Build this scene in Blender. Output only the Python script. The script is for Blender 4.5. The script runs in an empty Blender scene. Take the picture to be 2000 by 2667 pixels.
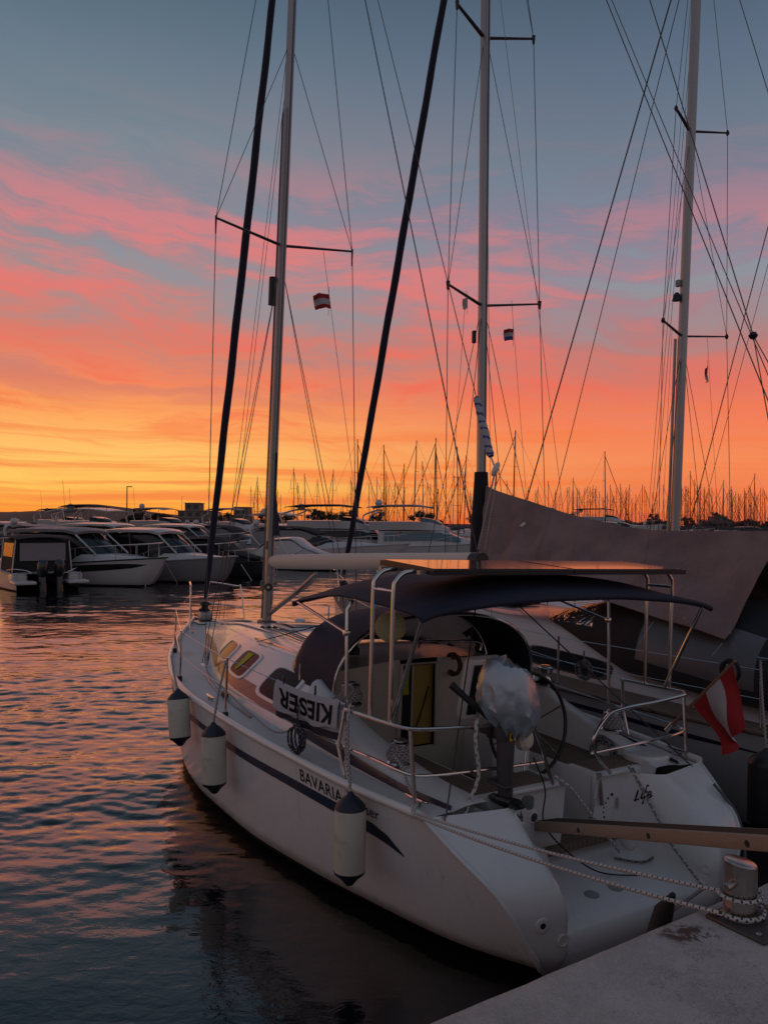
import bpy, bmesh, math, random
import numpy as np
from mathutils import Vector, Matrix, noise
from mathutils.bvhtree import BVHTree
random.seed(7); np.random.seed(7)
R = math.radians
sc = bpy.context.scene
C = sc.collection

# ------------------------------------------------------------------ camera
H = 3.05                       # eye height above the water
FPX, HZ, ROLL = 2034.8, 1363.2, R(0.485)
cam = bpy.data.objects.new('camera', bpy.data.cameras.new('camera'))
C.objects.link(cam); sc.camera = cam
cam.location = (0, 0, H); cam.rotation_euler = (R(90), -ROLL, 0)
cam.data.lens = 36 * FPX / 2667; cam.data.sensor_width = 36
cam.data.shift_y = (HZ - 1333.5) / 2667
cam.data.clip_start = 0.1; cam.data.clip_end = 8000

# ------------------------------------------------------------------ node helpers
def lin(c):
    return tuple((x/255/12.92 if x/255 <= .04045 else ((x/255+.055)/1.055)**2.4) for x in c[:3]) + (1.0,)
class NT:
    def __init__(s, tree): s.t = tree; s.n = tree.nodes; s.l = tree.links
    def new(s, typ, **k):
        n = s.n.new(typ)
        for a, b in k.items(): setattr(n, a, b)
        return n
    def put(s, sock, v):
        if hasattr(v, 'is_linked') or hasattr(v, 'links'): s.l.new(v, sock)
        else: sock.default_value = v
    def math(s, op, a, b=0.0, c=None, clamp=False):
        n = s.new('ShaderNodeMath', operation=op, use_clamp=clamp)
        s.put(n.inputs[0], a); s.put(n.inputs[1], b)
        if c is not None: s.put(n.inputs[2], c)
        return n.outputs[0]
    def mix(s, f, a, b, mode='MIX'):
        n = s.new('ShaderNodeMix', data_type='RGBA', blend_type=mode, clamp_factor=True)
        s.put(n.inputs[0], f); s.put(n.inputs[6], a); s.put(n.inputs[7], b)
        return n.outputs[2]
    def ramp(s, f, stops, interp='LINEAR'):
        n = s.new('ShaderNodeValToRGB'); n.color_ramp.interpolation = interp
        e = n.color_ramp.elements
        while len(e) < len(stops): e.new(.5)
        for i, (p, c) in enumerate(stops):
            e[i].position = p; e[i].color = c if len(c) == 4 else c + (1,)
        s.put(n.inputs[0], f); return n.outputs[0]
    def step(s, f, lo, hi):
        n = s.new('ShaderNodeMapRange', interpolation_type='SMOOTHSTEP')
        s.put(n.inputs[0], f); n.inputs[1].default_value = lo; n.inputs[2].default_value = hi
        return n.outputs[0]
    def noise(s, vec, scale, detail=3, rough=.5, dist=0.0, dim='3D'):
        n = s.new('ShaderNodeTexNoise', noise_dimensions=dim)
        if vec is not None: s.put(n.inputs['Vector'], vec)
        n.inputs['Scale'].default_value = scale; n.inputs['Detail'].default_value = detail
        n.inputs['Roughness'].default_value = rough; n.inputs['Distortion'].default_value = dist
        return n.outputs[0]
    def xyz(s, x, y, z):
        n = s.new('ShaderNodeCombineXYZ')
        for i, v in enumerate((x, y, z)): s.put(n.inputs[i], v)
        return n.outputs[0]

# ------------------------------------------------------------------ sky
w = bpy.data.worlds.new('World'); sc.world = w; w.use_nodes = True
T = NT(w.node_tree); T.n.clear()
tc = T.new('ShaderNodeTexCoord'); sp = T.new('ShaderNodeSeparateXYZ'); T.l.new(tc.outputs['Generated'], sp.inputs[0])
dx, dy, dz = sp.outputs
hor = T.math('SQRT', T.math('ADD', T.math('MULTIPLY', dx, dx), T.math('ADD', T.math('MULTIPLY', dy, dy), 1e-5)))
el = T.math('DIVIDE', dz, hor)                       # tangent of elevation
az = T.math('ARCTAN2', dx, dy)                       # 0 straight ahead, + to the right
def stops(a): return [(p, lin(c)) for p, c in a]
e1 = T.math('MULTIPLY', el, 1.25, clamp=True)
def S(a): return stops([(p*1.25, c) for p, c in a])
left = T.ramp(e1, S([(0, (250,122,48)), (.02, (255,170,64)), (.045, (255,200,96)), (.085, (255,196,106)), (.125, (255,172,96)),
   (.17, (244,136,94)), (.22, (214,128,110)), (.30, (166,140,142)), (.38, (150,134,146)), (.46, (126,136,146)), (.56, (105,123,138)), (.68, (83,103,120)), (.8, (68,86,106))]))
right = T.ramp(e1, S([(0, (224,100,58)), (.03, (236,120,74)), (.08, (244,140,92)), (.125, (240,130,94)), (.17, (220,120,102)),
   (.22, (184,124,122)), (.30, (150,136,150)), (.38, (128,128,148)), (.46, (112,123,139)), (.56, (94,110,130)), (.68, (76,92,111)), (.8, (64,80,101))]))
base = T.mix(T.step(az, -.34, .36), left, right)
# cloud streaks: thin sheets, long across the sky
wrp = T.noise(T.xyz(T.math('MULTIPLY', az, 2.2), T.math('MULTIPLY', el, 4.0), 3.0), 1.0, 4, .55)
wo = T.math('MULTIPLY', T.math('SUBTRACT', wrp, .5), 0.16)
elw = T.math('ADD', T.math('ADD', el, wo), T.math('MULTIPLY', az, .10))
n1 = T.noise(T.xyz(T.math('MULTIPLY', az, 3.4), T.math('MULTIPLY', elw, 22.0), 7.3), 1.0, 8, .66, .3)
n2 = T.noise(T.xyz(T.math('MULTIPLY', az, 1.6), T.math('MULTIPLY', elw, 5.0), 21.4), 1.0, 7, .62, .4)
n3 = T.noise(T.xyz(T.math('MULTIPLY', az, 1.7), T.math('MULTIPLY', T.math('ADD', el, T.math('MULTIPLY', wo, .25)), 60.0), 1.2), 1.0, 5, .6)
pink = T.math('ADD', T.math('MULTIPLY', n1, .5), T.math('MULTIPLY', n2, .5))
pm = T.step(pink, .485, .585)
gm = T.math('SUBTRACT', 1.0, T.step(pink, .42, .515))
ccol = T.ramp(e1, S([(0, (240,92,46)), (.06, (252,146,70)), (.11, (248,122,74)), (.17, (244,108,84)), (.24, (236,116,102)),
   (.32, (230,124,120)), (.40, (212,130,134)), (.48, (160,124,140)), (.60, (110,110,132)), (.8, (70,80,104))]))
cstr = T.ramp(e1, S([(0, (0,0,0,1)), (.06, (.25,)*3+(1,)), (.13, (.75,)*3+(1,)), (.22, (.9,)*3+(1,)), (.36, (.95,)*3+(1,)), (.43, (.42,)*3+(1,)), (.52, (.2,)*3+(1,)), (.68, (.05,)*3+(1,))])) if False else \
   T.ramp(e1, [(p*1.25, (v, v, v, 1)) for p, v in [(0, 0), (.06, .25), (.12, .65), (.20, .9), (.36, .85), (.42, .40), (.50, .16), (.7, .03)]])
fade = T.math('SUBTRACT', 1.0, T.math('MULTIPLY', T.step(az, -.12, .4), .5))
gcol = T.ramp(e1, S([(0, (230,110,60)), (.10, (240,130,90)), (.17, (196,122,112)), (.24, (156,142,146)), (.32, (136,150,160)), (.42, (114,134,150)), (.56, (92,112,132)), (.8, (62,80,102))]))
gstr = T.ramp(e1, [(p*1.25, (v, v, v, 1)) for p, v in [(0, 0), (.10, .1), (.16, .5), (.24, .9), (.40, .7), (.5, .2), (.7, 0)]])
c1 = T.mix(T.math('MULTIPLY', gm, gstr), base, gcol)
c2 = T.mix(T.math('MULTIPLY', T.math('MULTIPLY', pm, cstr), fade), c1, ccol)
low = T.math('MULTIPLY', T.step(n3, .46, .64), T.ramp(e1, [(p*1.25, (v, v, v, 1)) for p, v in [(0, .3), (.02, .75), (.07, .72), (.11, .5), (.17, .12), (.24, 0)]]))
c3 = T.mix(low, c2, lin((246, 124, 66)))
# the dim half of the sky behind the viewer
cosaz = T.math('DIVIDE', dy, hor)
back = T.ramp(e1, S([(0, (126,115,117)), (.15, (150,136,138)), (.4, (140,136,144)), (.8, (112,118,132))]))
c4 = T.mix(T.step(cosaz, -.55, .72), back, c3)
zen = T.step(el, .75, 2.2)
c4 = T.mix(zen, c4, lin((94, 107, 126)))
c5 = T.mix(T.step(dz, -.02, 0.0), lin((24, 20, 22)), c4)
bg = T.new('ShaderNodeBackground'); T.l.new(c5, bg.inputs[0]); bg.inputs[1].default_value = 1.0
ow = T.new('ShaderNodeOutputWorld'); T.l.new(bg.outputs[0], ow.inputs[0])
w.cycles.sampling_method = 'MANUAL'; w.cycles.sample_map_resolution = 512

# the after-glow of the sun, already under the horizon left of the masts
sl = bpy.data.objects.new('sun', bpy.data.lights.new('sun', 'SUN')); C.objects.link(sl)
sl.data.energy = 0.07; sl.data.angle = R(30); sl.data.color = (1.0, .46, .30)
sd = Vector((math.sin(R(-16)) * math.cos(R(9)), math.cos(R(-16)) * math.cos(R(9)), math.sin(R(9))))
sl.rotation_euler = (-sd).to_track_quat('-Z', 'Y').to_euler()
sc.view_settings.view_transform = 'Standard'; sc.view_settings.look = 'None'
sc.view_settings.exposure = 0.0; sc.view_settings.gamma = 1.0

# ------------------------------------------------------------------ frames: a pixel of the photo met with a known plane
def ray(u, v):
    x, y = u - 1000, v - 1333.5
    c, s = math.cos(ROLL), math.sin(ROLL)
    x, y = x*c + y*s, -x*s + y*c
    return Vector((x/FPX, 1, -(y + 1333.5 - HZ)/FPX))
class Frame:
    def __init__(s, loc, th, heel=0):
        s.loc = Vector(loc); s.rot = Matrix.Rotation(th, 3, 'Z') @ Matrix.Rotation(heel, 3, 'Y')
        s.inv = s.rot.transposed(); s.c = s.inv @ (Vector((0, 0, H)) - s.loc)
    def at(s, u, v, ax, k):
        d = s.inv @ ray(u, v); return s.c + d*((k - s.c[ax])/d[ax])
    def s(s, u, v, k): return s.at(u, v, 0, k)
    def f(s, u, v, k): return s.at(u, v, 1, k)
    def z(s, u, v, k): return s.at(u, v, 2, k)
    def world(s, p): return s.rot @ Vector(p) + s.loc
    def local(s, p): return s.inv @ (Vector(p) - s.loc)
    def empty(s, name):
        o = bpy.data.objects.new(name, None); C.objects.link(o); o.empty_display_size = .3
        o.location = s.loc; o.rotation_euler = s.rot.to_euler(); return o
WF = Frame((0, 0, 0), 0)
def water_px(u, v): return WF.z(u, v, 0)

# ------------------------------------------------------------------ object helpers
def tag(o, label=None, cat=None, group=None, kind=None):
    if label: o['label'] = label
    if cat: o['category'] = cat
    if group: o['group'] = group
    if kind: o['kind'] = kind
    return o
class MB:
    def __init__(s): s.v = []; s.fc = []; s.m = []
    def add(s, vs, fs, mi=0):
        b = len(s.v); s.v += [tuple(p) for p in vs]
        for i, f in enumerate(fs):
            s.fc.append([k + b for k in f]); s.m.append(mi if not isinstance(mi, (list, tuple)) else mi[i])
        return s
    def grid(s, rows, mi=0, closev=False, closeu=False, skip=None, mf=None):
        n, m = len(rows), len(rows[0]); vs = [p for r in rows for p in r]; fs = []; ms = []
        for i in range(n if closeu else n-1):
            for j in range(m if closev else m-1):
                if skip and skip(i, j): continue
                fs.append([i*m+j, i*m+(j+1) % m, ((i+1) % n)*m+(j+1) % m, ((i+1) % n)*m+j]); ms.append(mf(i, j) if mf else mi)
        return s.add(vs, fs, ms)
    def box(s, c, d, mi=0, M=None, bev=0.0):
        x, y, z = d[0]/2, d[1]/2, d[2]/2
        if bev <= 0:
            vs = [Vector((a*x, b*y, e*z)) for e in (-1, 1) for a, b in ((-1, -1), (1, -1), (1, 1), (-1, 1))]
            fs = [[3, 2, 1, 0], [4, 5, 6, 7], [0, 1, 5, 4], [1, 2, 6, 5], [2, 3, 7, 6], [3, 0, 4, 7]]
        else:
            bev = min(bev, .45*min(d)); vs = []; fs = []; k = 3
            prof = [(-z, 1), (-z + bev*.3, .3), (-z + bev, 0), (z - bev, 0), (z - bev*.3, .3), (z, 1)]
            ring = []
            for zz, ins in prof:
                r = []
                for qx, qy, a0 in ((1, 1, 0), (-1, 1, 90), (-1, -1, 180), (1, -1, 270)):
                    for j in range(k+1):
                        a = R(a0 + 90*j/k)
                        r.append(Vector((qx*(x-bev) + (bev - ins*bev)*math.cos(a), qy*(y-bev) + (bev - ins*bev)*math.sin(a), zz)))
                ring.append(r)
            m = len(ring[0]); vs = [p for r in ring for p in r]
            for i in range(len(ring)-1):
                for j in range(m): fs.append([i*m+j, i*m+(j+1) % m, (i+1)*m+(j+1) % m, (i+1)*m+j])
            fs.append(list(range(m))[::-1]); fs.append([(len(ring)-1)*m + j for j in range(m)])
        c = Vector(c)
        vs = [(M @ p if M else p) + c for p in vs]
        return s.add(vs, fs, mi)
    def tube(s, pts, r, n=8, closed=False, mi=0, cap=True, flat=1.0, up=None, mf=None):
        pts = [Vector(p) for p in pts]; N = len(pts)
        rs = r if isinstance(r, (list, tuple)) else [r]*N
        tg = []
        for i in range(N):
            a = pts[(i-1) % N] if (closed or i > 0) else pts[i]
            b = pts[(i+1) % N] if (closed or i < N-1) else pts[i]
            t = (b-a); tg.append(t.normalized() if t.length > 1e-9 else Vector((0, 0, 1)))
        u = Vector(up) if up else (Vector((0, 0, 1)) if abs(tg[0].z) < .9 else Vector((0, 1, 0)))
        u = (u - tg[0]*u.dot(tg[0])).normalized(); rows = []
        for i in range(N):
            u = u - tg[i]*u.dot(tg[i]); u.normalize(); wv = tg[i].cross(u)
            rows.append([pts[i] + (u*math.cos(2*math.pi*k/n)*flat + wv*math.sin(2*math.pi*k/n))*rs[i] for k in range(n)])
        s.grid(rows, mi, closev=True, closeu=closed, mf=mf)
        if cap and not closed:
            b = len(s.v) - N*n
            s.fc.append([b+k for k in range(n)][::-1]); s.m.append(mf(0, 0) if mf else mi)
            s.fc.append([b+(N-1)*n+k for k in range(n)]); s.m.append(mf(N-2, 0) if mf else mi)
        return s
    def lathe(s, prof, c=(0, 0, 0), axis=(0, 0, 1), n=16, mi=0, mf=None, sx=1.0):
        c = Vector(c); q = Vector((0, 0, 1)).rotation_difference(Vector(axis).normalized()).to_matrix()
        rows = [[c + q @ Vector((max(r, 1e-4)*math.cos(2*math.pi*k/n)*sx, max(r, 1e-4)*math.sin(2*math.pi*k/n), z)) for k in range(n)] for r, z in prof]
        s.grid(rows, mi, closev=True, mf=mf)
        b = len(s.v) - len(prof)*n
        s.fc.append([b+k for k in range(n)][::-1]); s.m.append(mf(0, 0) if mf else mi)
        s.fc.append([b+(len(prof)-1)*n+k for k in range(n)]); s.m.append(mf(len(prof)-2, 0) if mf else mi)
        return s
    def plate(s, poly, nrm, th, mi=0):
        "polygon of 3-D points, given thickness along nrm"
        n = len(poly); nv = Vector(nrm).normalized()*th
        vs = [Vector(p) for p in poly] + [Vector(p) + nv for p in poly]
        fs = [list(range(n))[::-1], list(range(n, 2*n))] + [[i, (i+1) % n, n+(i+1) % n, n+i] for i in range(n)]
        return s.add(vs, fs, mi)
    def sheet(s, rows, th, mi=0, mf=None):
        "a grid of points given a thickness downwards along its normals"
        n, m = len(rows), len(rows[0])
        rows = [[Vector(p) for p in r] for r in rows]
        low = []
        for i in range(n):
            rr = []
            for j in range(m):
                a = rows[min(i+1, n-1)][j] - rows[max(i-1, 0)][j]; b = rows[i][min(j+1, m-1)] - rows[i][max(j-1, 0)]
                k = a.cross(b); k = k.normalized() if k.length > 1e-9 else Vector((0, 0, 1))
                rr.append(rows[i][j] - k*th)
            low.append(rr)
        s.grid(rows, mi, mf=mf); s.grid([r[::-1] for r in low], mi, mf=(lambda i, j: mf(i, m-2-j)) if mf else None)
        edge = [(i, 0) for i in range(n)] + [(n-1, j) for j in range(1, m)] + [(i, m-1) for i in range(n-2, -1, -1)] + [(0, j) for j in range(m-2, -1, -1)]
        s.grid([[rows[i][j] for i, j in edge], [low[i][j] for i, j in edge]], mi)
        return s
    def build(s, name, mat, parent=None, smooth=35, fix=True):
        me = bpy.data.meshes.new(name); me.from_pydata(s.v, [], s.fc)
        mats = mat if isinstance(mat, (list, tuple)) else [mat]
        for m in mats: me.materials.append(m)
        me.polygons.foreach_set('material_index', s.m)
        if fix:
            bm = bmesh.new(); bm.from_mesh(me); bmesh.ops.recalc_face_normals(bm, faces=bm.faces); bm.to_mesh(me); bm.free()
        if smooth:
            me.polygons.foreach_set('use_smooth', [True]*len(me.polygons)); me.set_sharp_from_angle(angle=R(smooth))
        me.update()
        o = bpy.data.objects.new(name, me); C.objects.link(o)
        if parent: o.parent = parent
        return o
def lerp(a, b, t): return a + (b-a)*t
def hermite(x, xs, ys):
    "smooth monotone-ish interpolation"
    if x <= xs[0]: return ys[0]
    if x >= xs[-1]: return ys[-1]
    i = max(k for k in range(len(xs)-1) if xs[k] <= x)
    def sl(k):
        if k == 0: return (ys[1]-ys[0])/(xs[1]-xs[0])
        if k == len(xs)-1: return (ys[-1]-ys[-2])/(xs[-1]-xs[-2])
        a = (ys[k]-ys[k-1])/(xs[k]-xs[k-1]); b = (ys[k+1]-ys[k])/(xs[k+1]-xs[k])
        return 0 if a*b <= 0 else 2*a*b/(a+b)
    h = xs[i+1]-xs[i]; t = (x-xs[i])/h
    return (2*t**3-3*t*t+1)*ys[i] + (t**3-2*t*t+t)*h*sl(i) + (-2*t**3+3*t*t)*ys[i+1] + (t**3-t*t)*h*sl(i+1)
def spline(pts, n=6):
    "Catmull-Rom through points"
    P = [Vector(p) for p in pts]; out = []
    for i in range(len(P)-1):
        a, b, c, d = P[max(i-1, 0)], P[i], P[i+1], P[min(i+2, len(P)-1)]
        for k in range(n):
            t = k/n
            out.append(.5*((2*b) + (c-a)*t + (2*a-5*b+4*c-d)*t*t + (3*b-a-3*c+d)*t**3))
    return out + [P[-1]]
def sag(a, b, d, n=14):
    a, b = Vector(a), Vector(b)
    return [a.lerp(b, i/n) - Vector((0, 0, 4*d*(i/n)*(1-i/n))) for i in range(n+1)]
def nz(p, sc_=1.0, seed=0.0): return noise.noise(Vector(p)*sc_ + Vector((seed, seed*1.7, -seed)))

# ------------------------------------------------------------------ materials
MT = {}
def mat(name, col, rough=.5, metal=0.0, var=.12, vs=6.0, bump=0.0, bs=40.0, coat=0.0, spec=.5, dirt=None, ds=2.0, aniso=None):
    m = bpy.data.materials.new(name); m.use_nodes = True; t = NT(m.node_tree); b = t.n['Principled BSDF']
    tcn = t.new('ShaderNodeTexCoord'); v = tcn.outputs['Object']
    if aniso:
        mp = t.new('ShaderNodeMapping'); mp.inputs['Scale'].default_value = aniso; t.l.new(v, mp.inputs[0]); v = mp.outputs[0]
    c = tuple(col[:3]) + (1,)
    nn = t.noise(v, vs, 4, .6)
    cc = t.mix(nn, tuple(x*(1-var) for x in c[:3]) + (1,), tuple(min(1, x*(1+var)) for x in c[:3]) + (1,))
    if dirt:
        cc = t.mix(t.step(t.noise(v, ds, 6, .65), .52, .75), cc, tuple(dirt[:3]) + (1,))
    t.l.new(cc, b.inputs['Base Color'])
    t.l.new(t.math('MULTIPLY_ADD', nn, rough*.3, rough*.85), b.inputs['Roughness'])
    b.inputs['Metallic'].default_value = metal; b.inputs['Specular IOR Level'].default_value = spec
    b.inputs['Coat Weight'].default_value = coat
    if bump:
        bn = t.new('ShaderNodeBump'); bn.inputs['Strength'].default_value = bump; bn.inputs['Distance'].default_value = .01
        t.l.new(t.noise(v, bs, 4, .6), bn.inputs['Height']); t.l.new(bn.outputs[0], b.inputs['Normal'])
    MT[name] = m; return m
mat('gelcoat', (.70, .69, .68), .28, var=.03, vs=1.5, dirt=(.60, .58, .55), ds=1.3, coat=.25)
mat('deck_nonskid', (.62, .61, .60), .6, var=.05, vs=3, bump=.25, bs=260, dirt=(.52, .50, .47), ds=2.4)
mat('grey_gelcoat', (.47, .47, .48), .35, var=.04, vs=1.2, dirt=(.33, .32, .32), ds=1.1, coat=.2)
mat('navy_decal', (.012, .015, .045), .3, var=.1, coat=.3)
mat('letter_black', (.008, .008, .012), .8, spec=.15)
mat('navy_canvas', (.012, .014, .036), .75, var=.18, vs=9, bump=.3, bs=300)
mat('black_canvas', (.010, .010, .013), .8, var=.2, vs=7, bump=.3, bs=240)
mat('mauve_canvas', (.215, .140, .132), .85, var=.10, vs=5, bump=.25, bs=220)
mat('stainless', (.62, .60, .58), .16, 1.0, var=.08, vs=14)
mat('alloy', (.36, .35, .35), .42, .75, var=.08, vs=3, aniso=(6, 6, .4))
mat('dark_alloy', (.10, .10, .11), .45, .6, var=.15)
mat('wire', (.06, .06, .065), .45, .5)
mat('beige_cover', (.66, .58, .50), .6, var=.06, vs=3, bump=.15, bs=90)
mat('cream_rubber', (.58, .55, .47), .5, var=.12, vs=5, dirt=(.36, .32, .24), ds=6)
mat('cream_frame', (.50, .48, .40), .5)
mat('navy_rubber', (.012, .014, .03), .5, var=.2)
mat('black_plastic', (.012, .012, .014), .45, var=.2)
mat('black_rubber', (.014, .014, .015), .7, var=.25)
mat('rope_white', (.56, .53, .50), .9, var=.18, vs=60, bump=.6, bs=160)
mat('rope_dark', (.03, .03, .045), .9, var=.3, vs=60, bump=.5, bs=160)
mat('rope_grey', (.22, .20, .20), .9, var=.35, vs=80, bump=.6, bs=160)
mat('silver_cover', (.36, .42, .48), .30, .5, var=.10, vs=6, bump=.2, bs=18)
mat('yellow', (.75, .55, .02), .5)
mat('towel_white', (.42, .42, .46), .95, var=.08, vs=40, bump=.5, bs=240)
mat('flag_red', (.34, .012, .014), .8, var=.12, vs=9)
mat('flag_white', (.46, .42, .42), .8, var=.08, vs=9)
mat('flag_blue', (.05, .06, .22), .8)
mat('wood_pole', (.22, .12, .07), .5, var=.25, vs=10, aniso=(12, 12, 1.5))
mat('plank_wood', (.34, .24, .17), .75, var=.3, vs=8, bump=.4, bs=30, aniso=(14, 1.2, 14))
mat('yellow_curtain', (.42, .40, .02), .8, var=.1)
mat('door_wood', (.36, .25, .05), .4, var=.2, vs=5, aniso=(8, 8, 1))
mat('cushion_brown', (.10, .035, .03), .7, var=.2)
mat('dark_interior', (.012, .010, .010), .8)
mat('cream_panel', (.52, .48, .42), .45, var=.04)
mat('stain_red', (.12, .05, .04), .9)
mat('boat_white', (.50, .49, .49), .3, var=.05, vs=1.0, coat=.2)
mat('tent_window', (.10, .095, .10), .3)
mat('boat_dark', (.025, .024, .028), .35, var=.15, coat=.2)
mat('boat_grey', (.22, .21, .22), .5, var=.08)
mat('tinted_glass', (.012, .013, .016), .10, var=.0, spec=.4)
mat('port_glass', (.012, .012, .014), .16, var=.0, spec=.22).node_tree.nodes['Principled BSDF'].inputs['IOR'].default_value = 1.22
mat('motor_black', (.014, .014, .016), .28, var=.1, coat=.4)
mat('ring_red', (.5, .06, .02), .5)
mat('blue_cover', (.03, .07, .26), .8)
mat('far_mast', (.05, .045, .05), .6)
mat('far_building', (.22, .17, .15), .8, var=.1, vs=.3)
mat('far_window', (.03, .03, .035), .2)
mat('leaf_dark', (.035, .042, .022), .8, var=.4, vs=.8)
mat('bark', (.08, .06, .045), .9)
mat('hill_haze_tint', (.15, .085, .065), .95, var=.4, vs=.02)  # haze over the far hill put into its lighter, redder base colour
mat('shore_earth', (.06, .05, .045), .95, var=.3, vs=.05)
mat('dock_concrete', (.22, .20, .19), .9, var=.15, vs=1)
mat('vent_grey', (.30, .30, .31), .4)
mat('hull_black', (.012, .012, .014), .5)

def special():
    # teak: planks along the boat
    m = bpy.data.materials.new('teak'); m.use_nodes = True; t = NT(m.node_tree); b = t.n['Principled BSDF']
    tcn = t.new('ShaderNodeTexCoord'); s = t.new('ShaderNodeSeparateXYZ'); t.l.new(tcn.outputs['Object'], s.inputs[0])
    fx = t.math('FRACT', t.math('MULTIPLY', s.outputs[0], 20.0))
    seam = t.math('LESS_THAN', fx, .12)
    g = t.noise(t.xyz(t.math('MULTIPLY', s.outputs[0], 30), t.math('MULTIPLY', s.outputs[1], 2), s.outputs[2]), 1, 4, .6)
    wood = t.mix(g, (.13, .085, .06, 1), (.23, .165, .125, 1))
    t.l.new(t.mix(seam, wood, (.02, .018, .016, 1)), b.inputs['Base Color']); b.inputs['Roughness'].default_value = .75
    MT['teak'] = m
    # topsides: gelcoat with a scum line at the water, run-off streaks and scuffs
    m = bpy.data.materials.new('hull_gelcoat'); m.use_nodes = True; t = NT(m.node_tree); b = t.n['Principled BSDF']
    tcn = t.new('ShaderNodeTexCoord'); v = tcn.outputs['Object']; s = t.new('ShaderNodeSeparateXYZ'); t.l.new(v, s.inputs[0])
    big = t.noise(v, 1.4, 5, .6); c = t.mix(big, (.66, .65, .64, 1), (.73, .72, .71, 1))
    st_ = t.noise(t.xyz(t.math('MULTIPLY', s.outputs[0], 9), t.math('MULTIPLY', s.outputs[1], 11), t.math('MULTIPLY', s.outputs[2], .7)), 1, 5, .65)
    c = t.mix(t.math('MULTIPLY', t.step(st_, .56, .76), .34), c, (.40, .35, .27, 1))
    lvl = t.math('ADD', s.outputs[2], t.math('MULTIPLY', t.noise(v, 6, 4, .6), -.10))
    c = t.mix(t.math('MULTIPLY', t.math('SUBTRACT', 1.0, t.step(lvl, .03, .14)), .6), c, (.30, .25, .15, 1))
    sc_ = t.noise(t.xyz(t.math('MULTIPLY', s.outputs[0], 3), t.math('MULTIPLY', s.outputs[1], 3), t.math('MULTIPLY', s.outputs[2], 30)), 1, 4, .7)
    c = t.mix(t.math('MULTIPLY', t.math('MULTIPLY', t.step(sc_, .64, .72), t.step(big, .5, .6)), .4), c, (.25, .24, .24, 1))
    t.l.new(c, b.inputs['Base Color']); t.l.new(t.math('MULTIPLY_ADD', st_, .25, .16), b.inputs['Roughness']); b.inputs['Coat Weight'].default_value = .3; b.inputs['Coat Roughness'].default_value = .12
    bn = t.new('ShaderNodeBump'); bn.inputs['Strength'].default_value = .12; bn.inputs['Distance'].default_value = .03; t.l.new(t.noise(v, 2.2, 2, .4), bn.inputs['Height']); t.l.new(bn.outputs[0], b.inputs['Normal'])
    MT['hull_gelcoat'] = m
    # weathered awning canvas with faded patches and water marks
    m = MT['mauve_canvas']; t = NT(m.node_tree); b = t.n['Principled BSDF']; v = t.new('ShaderNodeTexCoord').outputs['Object']
    a_ = t.noise(v, 1.1, 5, .6, .4); k_ = t.math('ABSOLUTE', t.math('SUBTRACT', t.noise(v, 1.9, 3, .5, .8), .5))
    c = t.mix(t.step(a_, .35, .68), (.175, .112, .108, 1), (.26, .170, .158, 1)); c = t.mix(t.math('MULTIPLY', t.math('SUBTRACT', 1.0, t.step(k_, .0, .012)), .35), c, (.13, .085, .08, 1))
    t.l.new(c, b.inputs['Base Color'])
    # clear vinyl window
    m = bpy.data.materials.new('clear_vinyl'); m.use_nodes = True; t = NT(m.node_tree); t.n.remove(t.n['Principled BSDF'])
    tr = t.new('ShaderNodeBsdfTransparent'); tr.inputs[0].default_value = (.80, .74, .72, 1)
    gl = t.new('ShaderNodeBsdfGlossy'); gl.inputs['Roughness'].default_value = .08; gl.inputs[0].default_value = (.9, .85, .82, 1)
    df = t.new('ShaderNodeBsdfTranslucent'); df.inputs[0].default_value = (.5, .45, .43, 1)
    bn = t.new('ShaderNodeBump'); bn.inputs['Strength'].default_value = .5; bn.inputs['Distance'].default_value = .03
    t.l.new(t.noise(t.new('ShaderNodeTexCoord').outputs['Object'], 5, 3, .5), bn.inputs['Height']); t.l.new(bn.outputs[0], gl.inputs['Normal'])
    fr = t.new('ShaderNodeFresnel'); fr.inputs[0].default_value = 1.5
    m0 = t.new('ShaderNodeMixShader'); m0.inputs[0].default_value = .22; t.l.new(tr.outputs[0], m0.inputs[1]); t.l.new(df.outputs[0], m0.inputs[2])
    m1 = t.new('ShaderNodeMixShader'); t.l.new(t.math('ADD', fr.outputs[0], .08), m1.inputs[0]); t.l.new(m0.outputs[0], m1.inputs[1]); t.l.new(gl.outputs[0], m1.inputs[2])
    t.l.new(m1.outputs[0], t.n['Material Output'].inputs[0]); MT['clear_vinyl'] = m
    # crinkled vinyl with silver folds
    m = mat('silver_vinyl', (.5, .46, .44), .15, .9, var=.1); t = NT(m.node_tree); b = t.n['Principled BSDF']
    bn = t.new('ShaderNodeBump'); bn.inputs['Strength'].default_value = 1; bn.inputs['Distance'].default_value = .05
    t.l.new(t.noise(t.new('ShaderNodeTexCoord').outputs['Object'], 7, 2, .4, 1.2), bn.inputs['Height']); t.l.new(bn.outputs[0], b.inputs['Normal'])
    # paper lantern
    m = bpy.data.materials.new('lantern_paper'); m.use_nodes = True; t = NT(m.node_tree); t.n.remove(t.n['Principled BSDF'])
    d1 = t.new('ShaderNodeBsdfDiffuse'); d1.inputs[0].default_value = (.72, .75, .52, 1)
    d2 = t.new('ShaderNodeBsdfTranslucent'); d2.inputs[0].default_value = (.74, .78, .50, 1)
    mx = t.new('ShaderNodeMixShader'); mx.inputs[0].default_value = .5; t.l.new(d1.outputs[0], mx.inputs[1]); t.l.new(d2.outputs[0], mx.inputs[2])
    t.l.new(mx.outputs[0], t.n['Material Output'].inputs[0]); MT['lantern_paper'] = m
    # solar cells under glass
    m = bpy.data.materials.new('solar_cells'); m.use_nodes = True; t = NT(m.node_tree); b = t.n['Principled BSDF']
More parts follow.
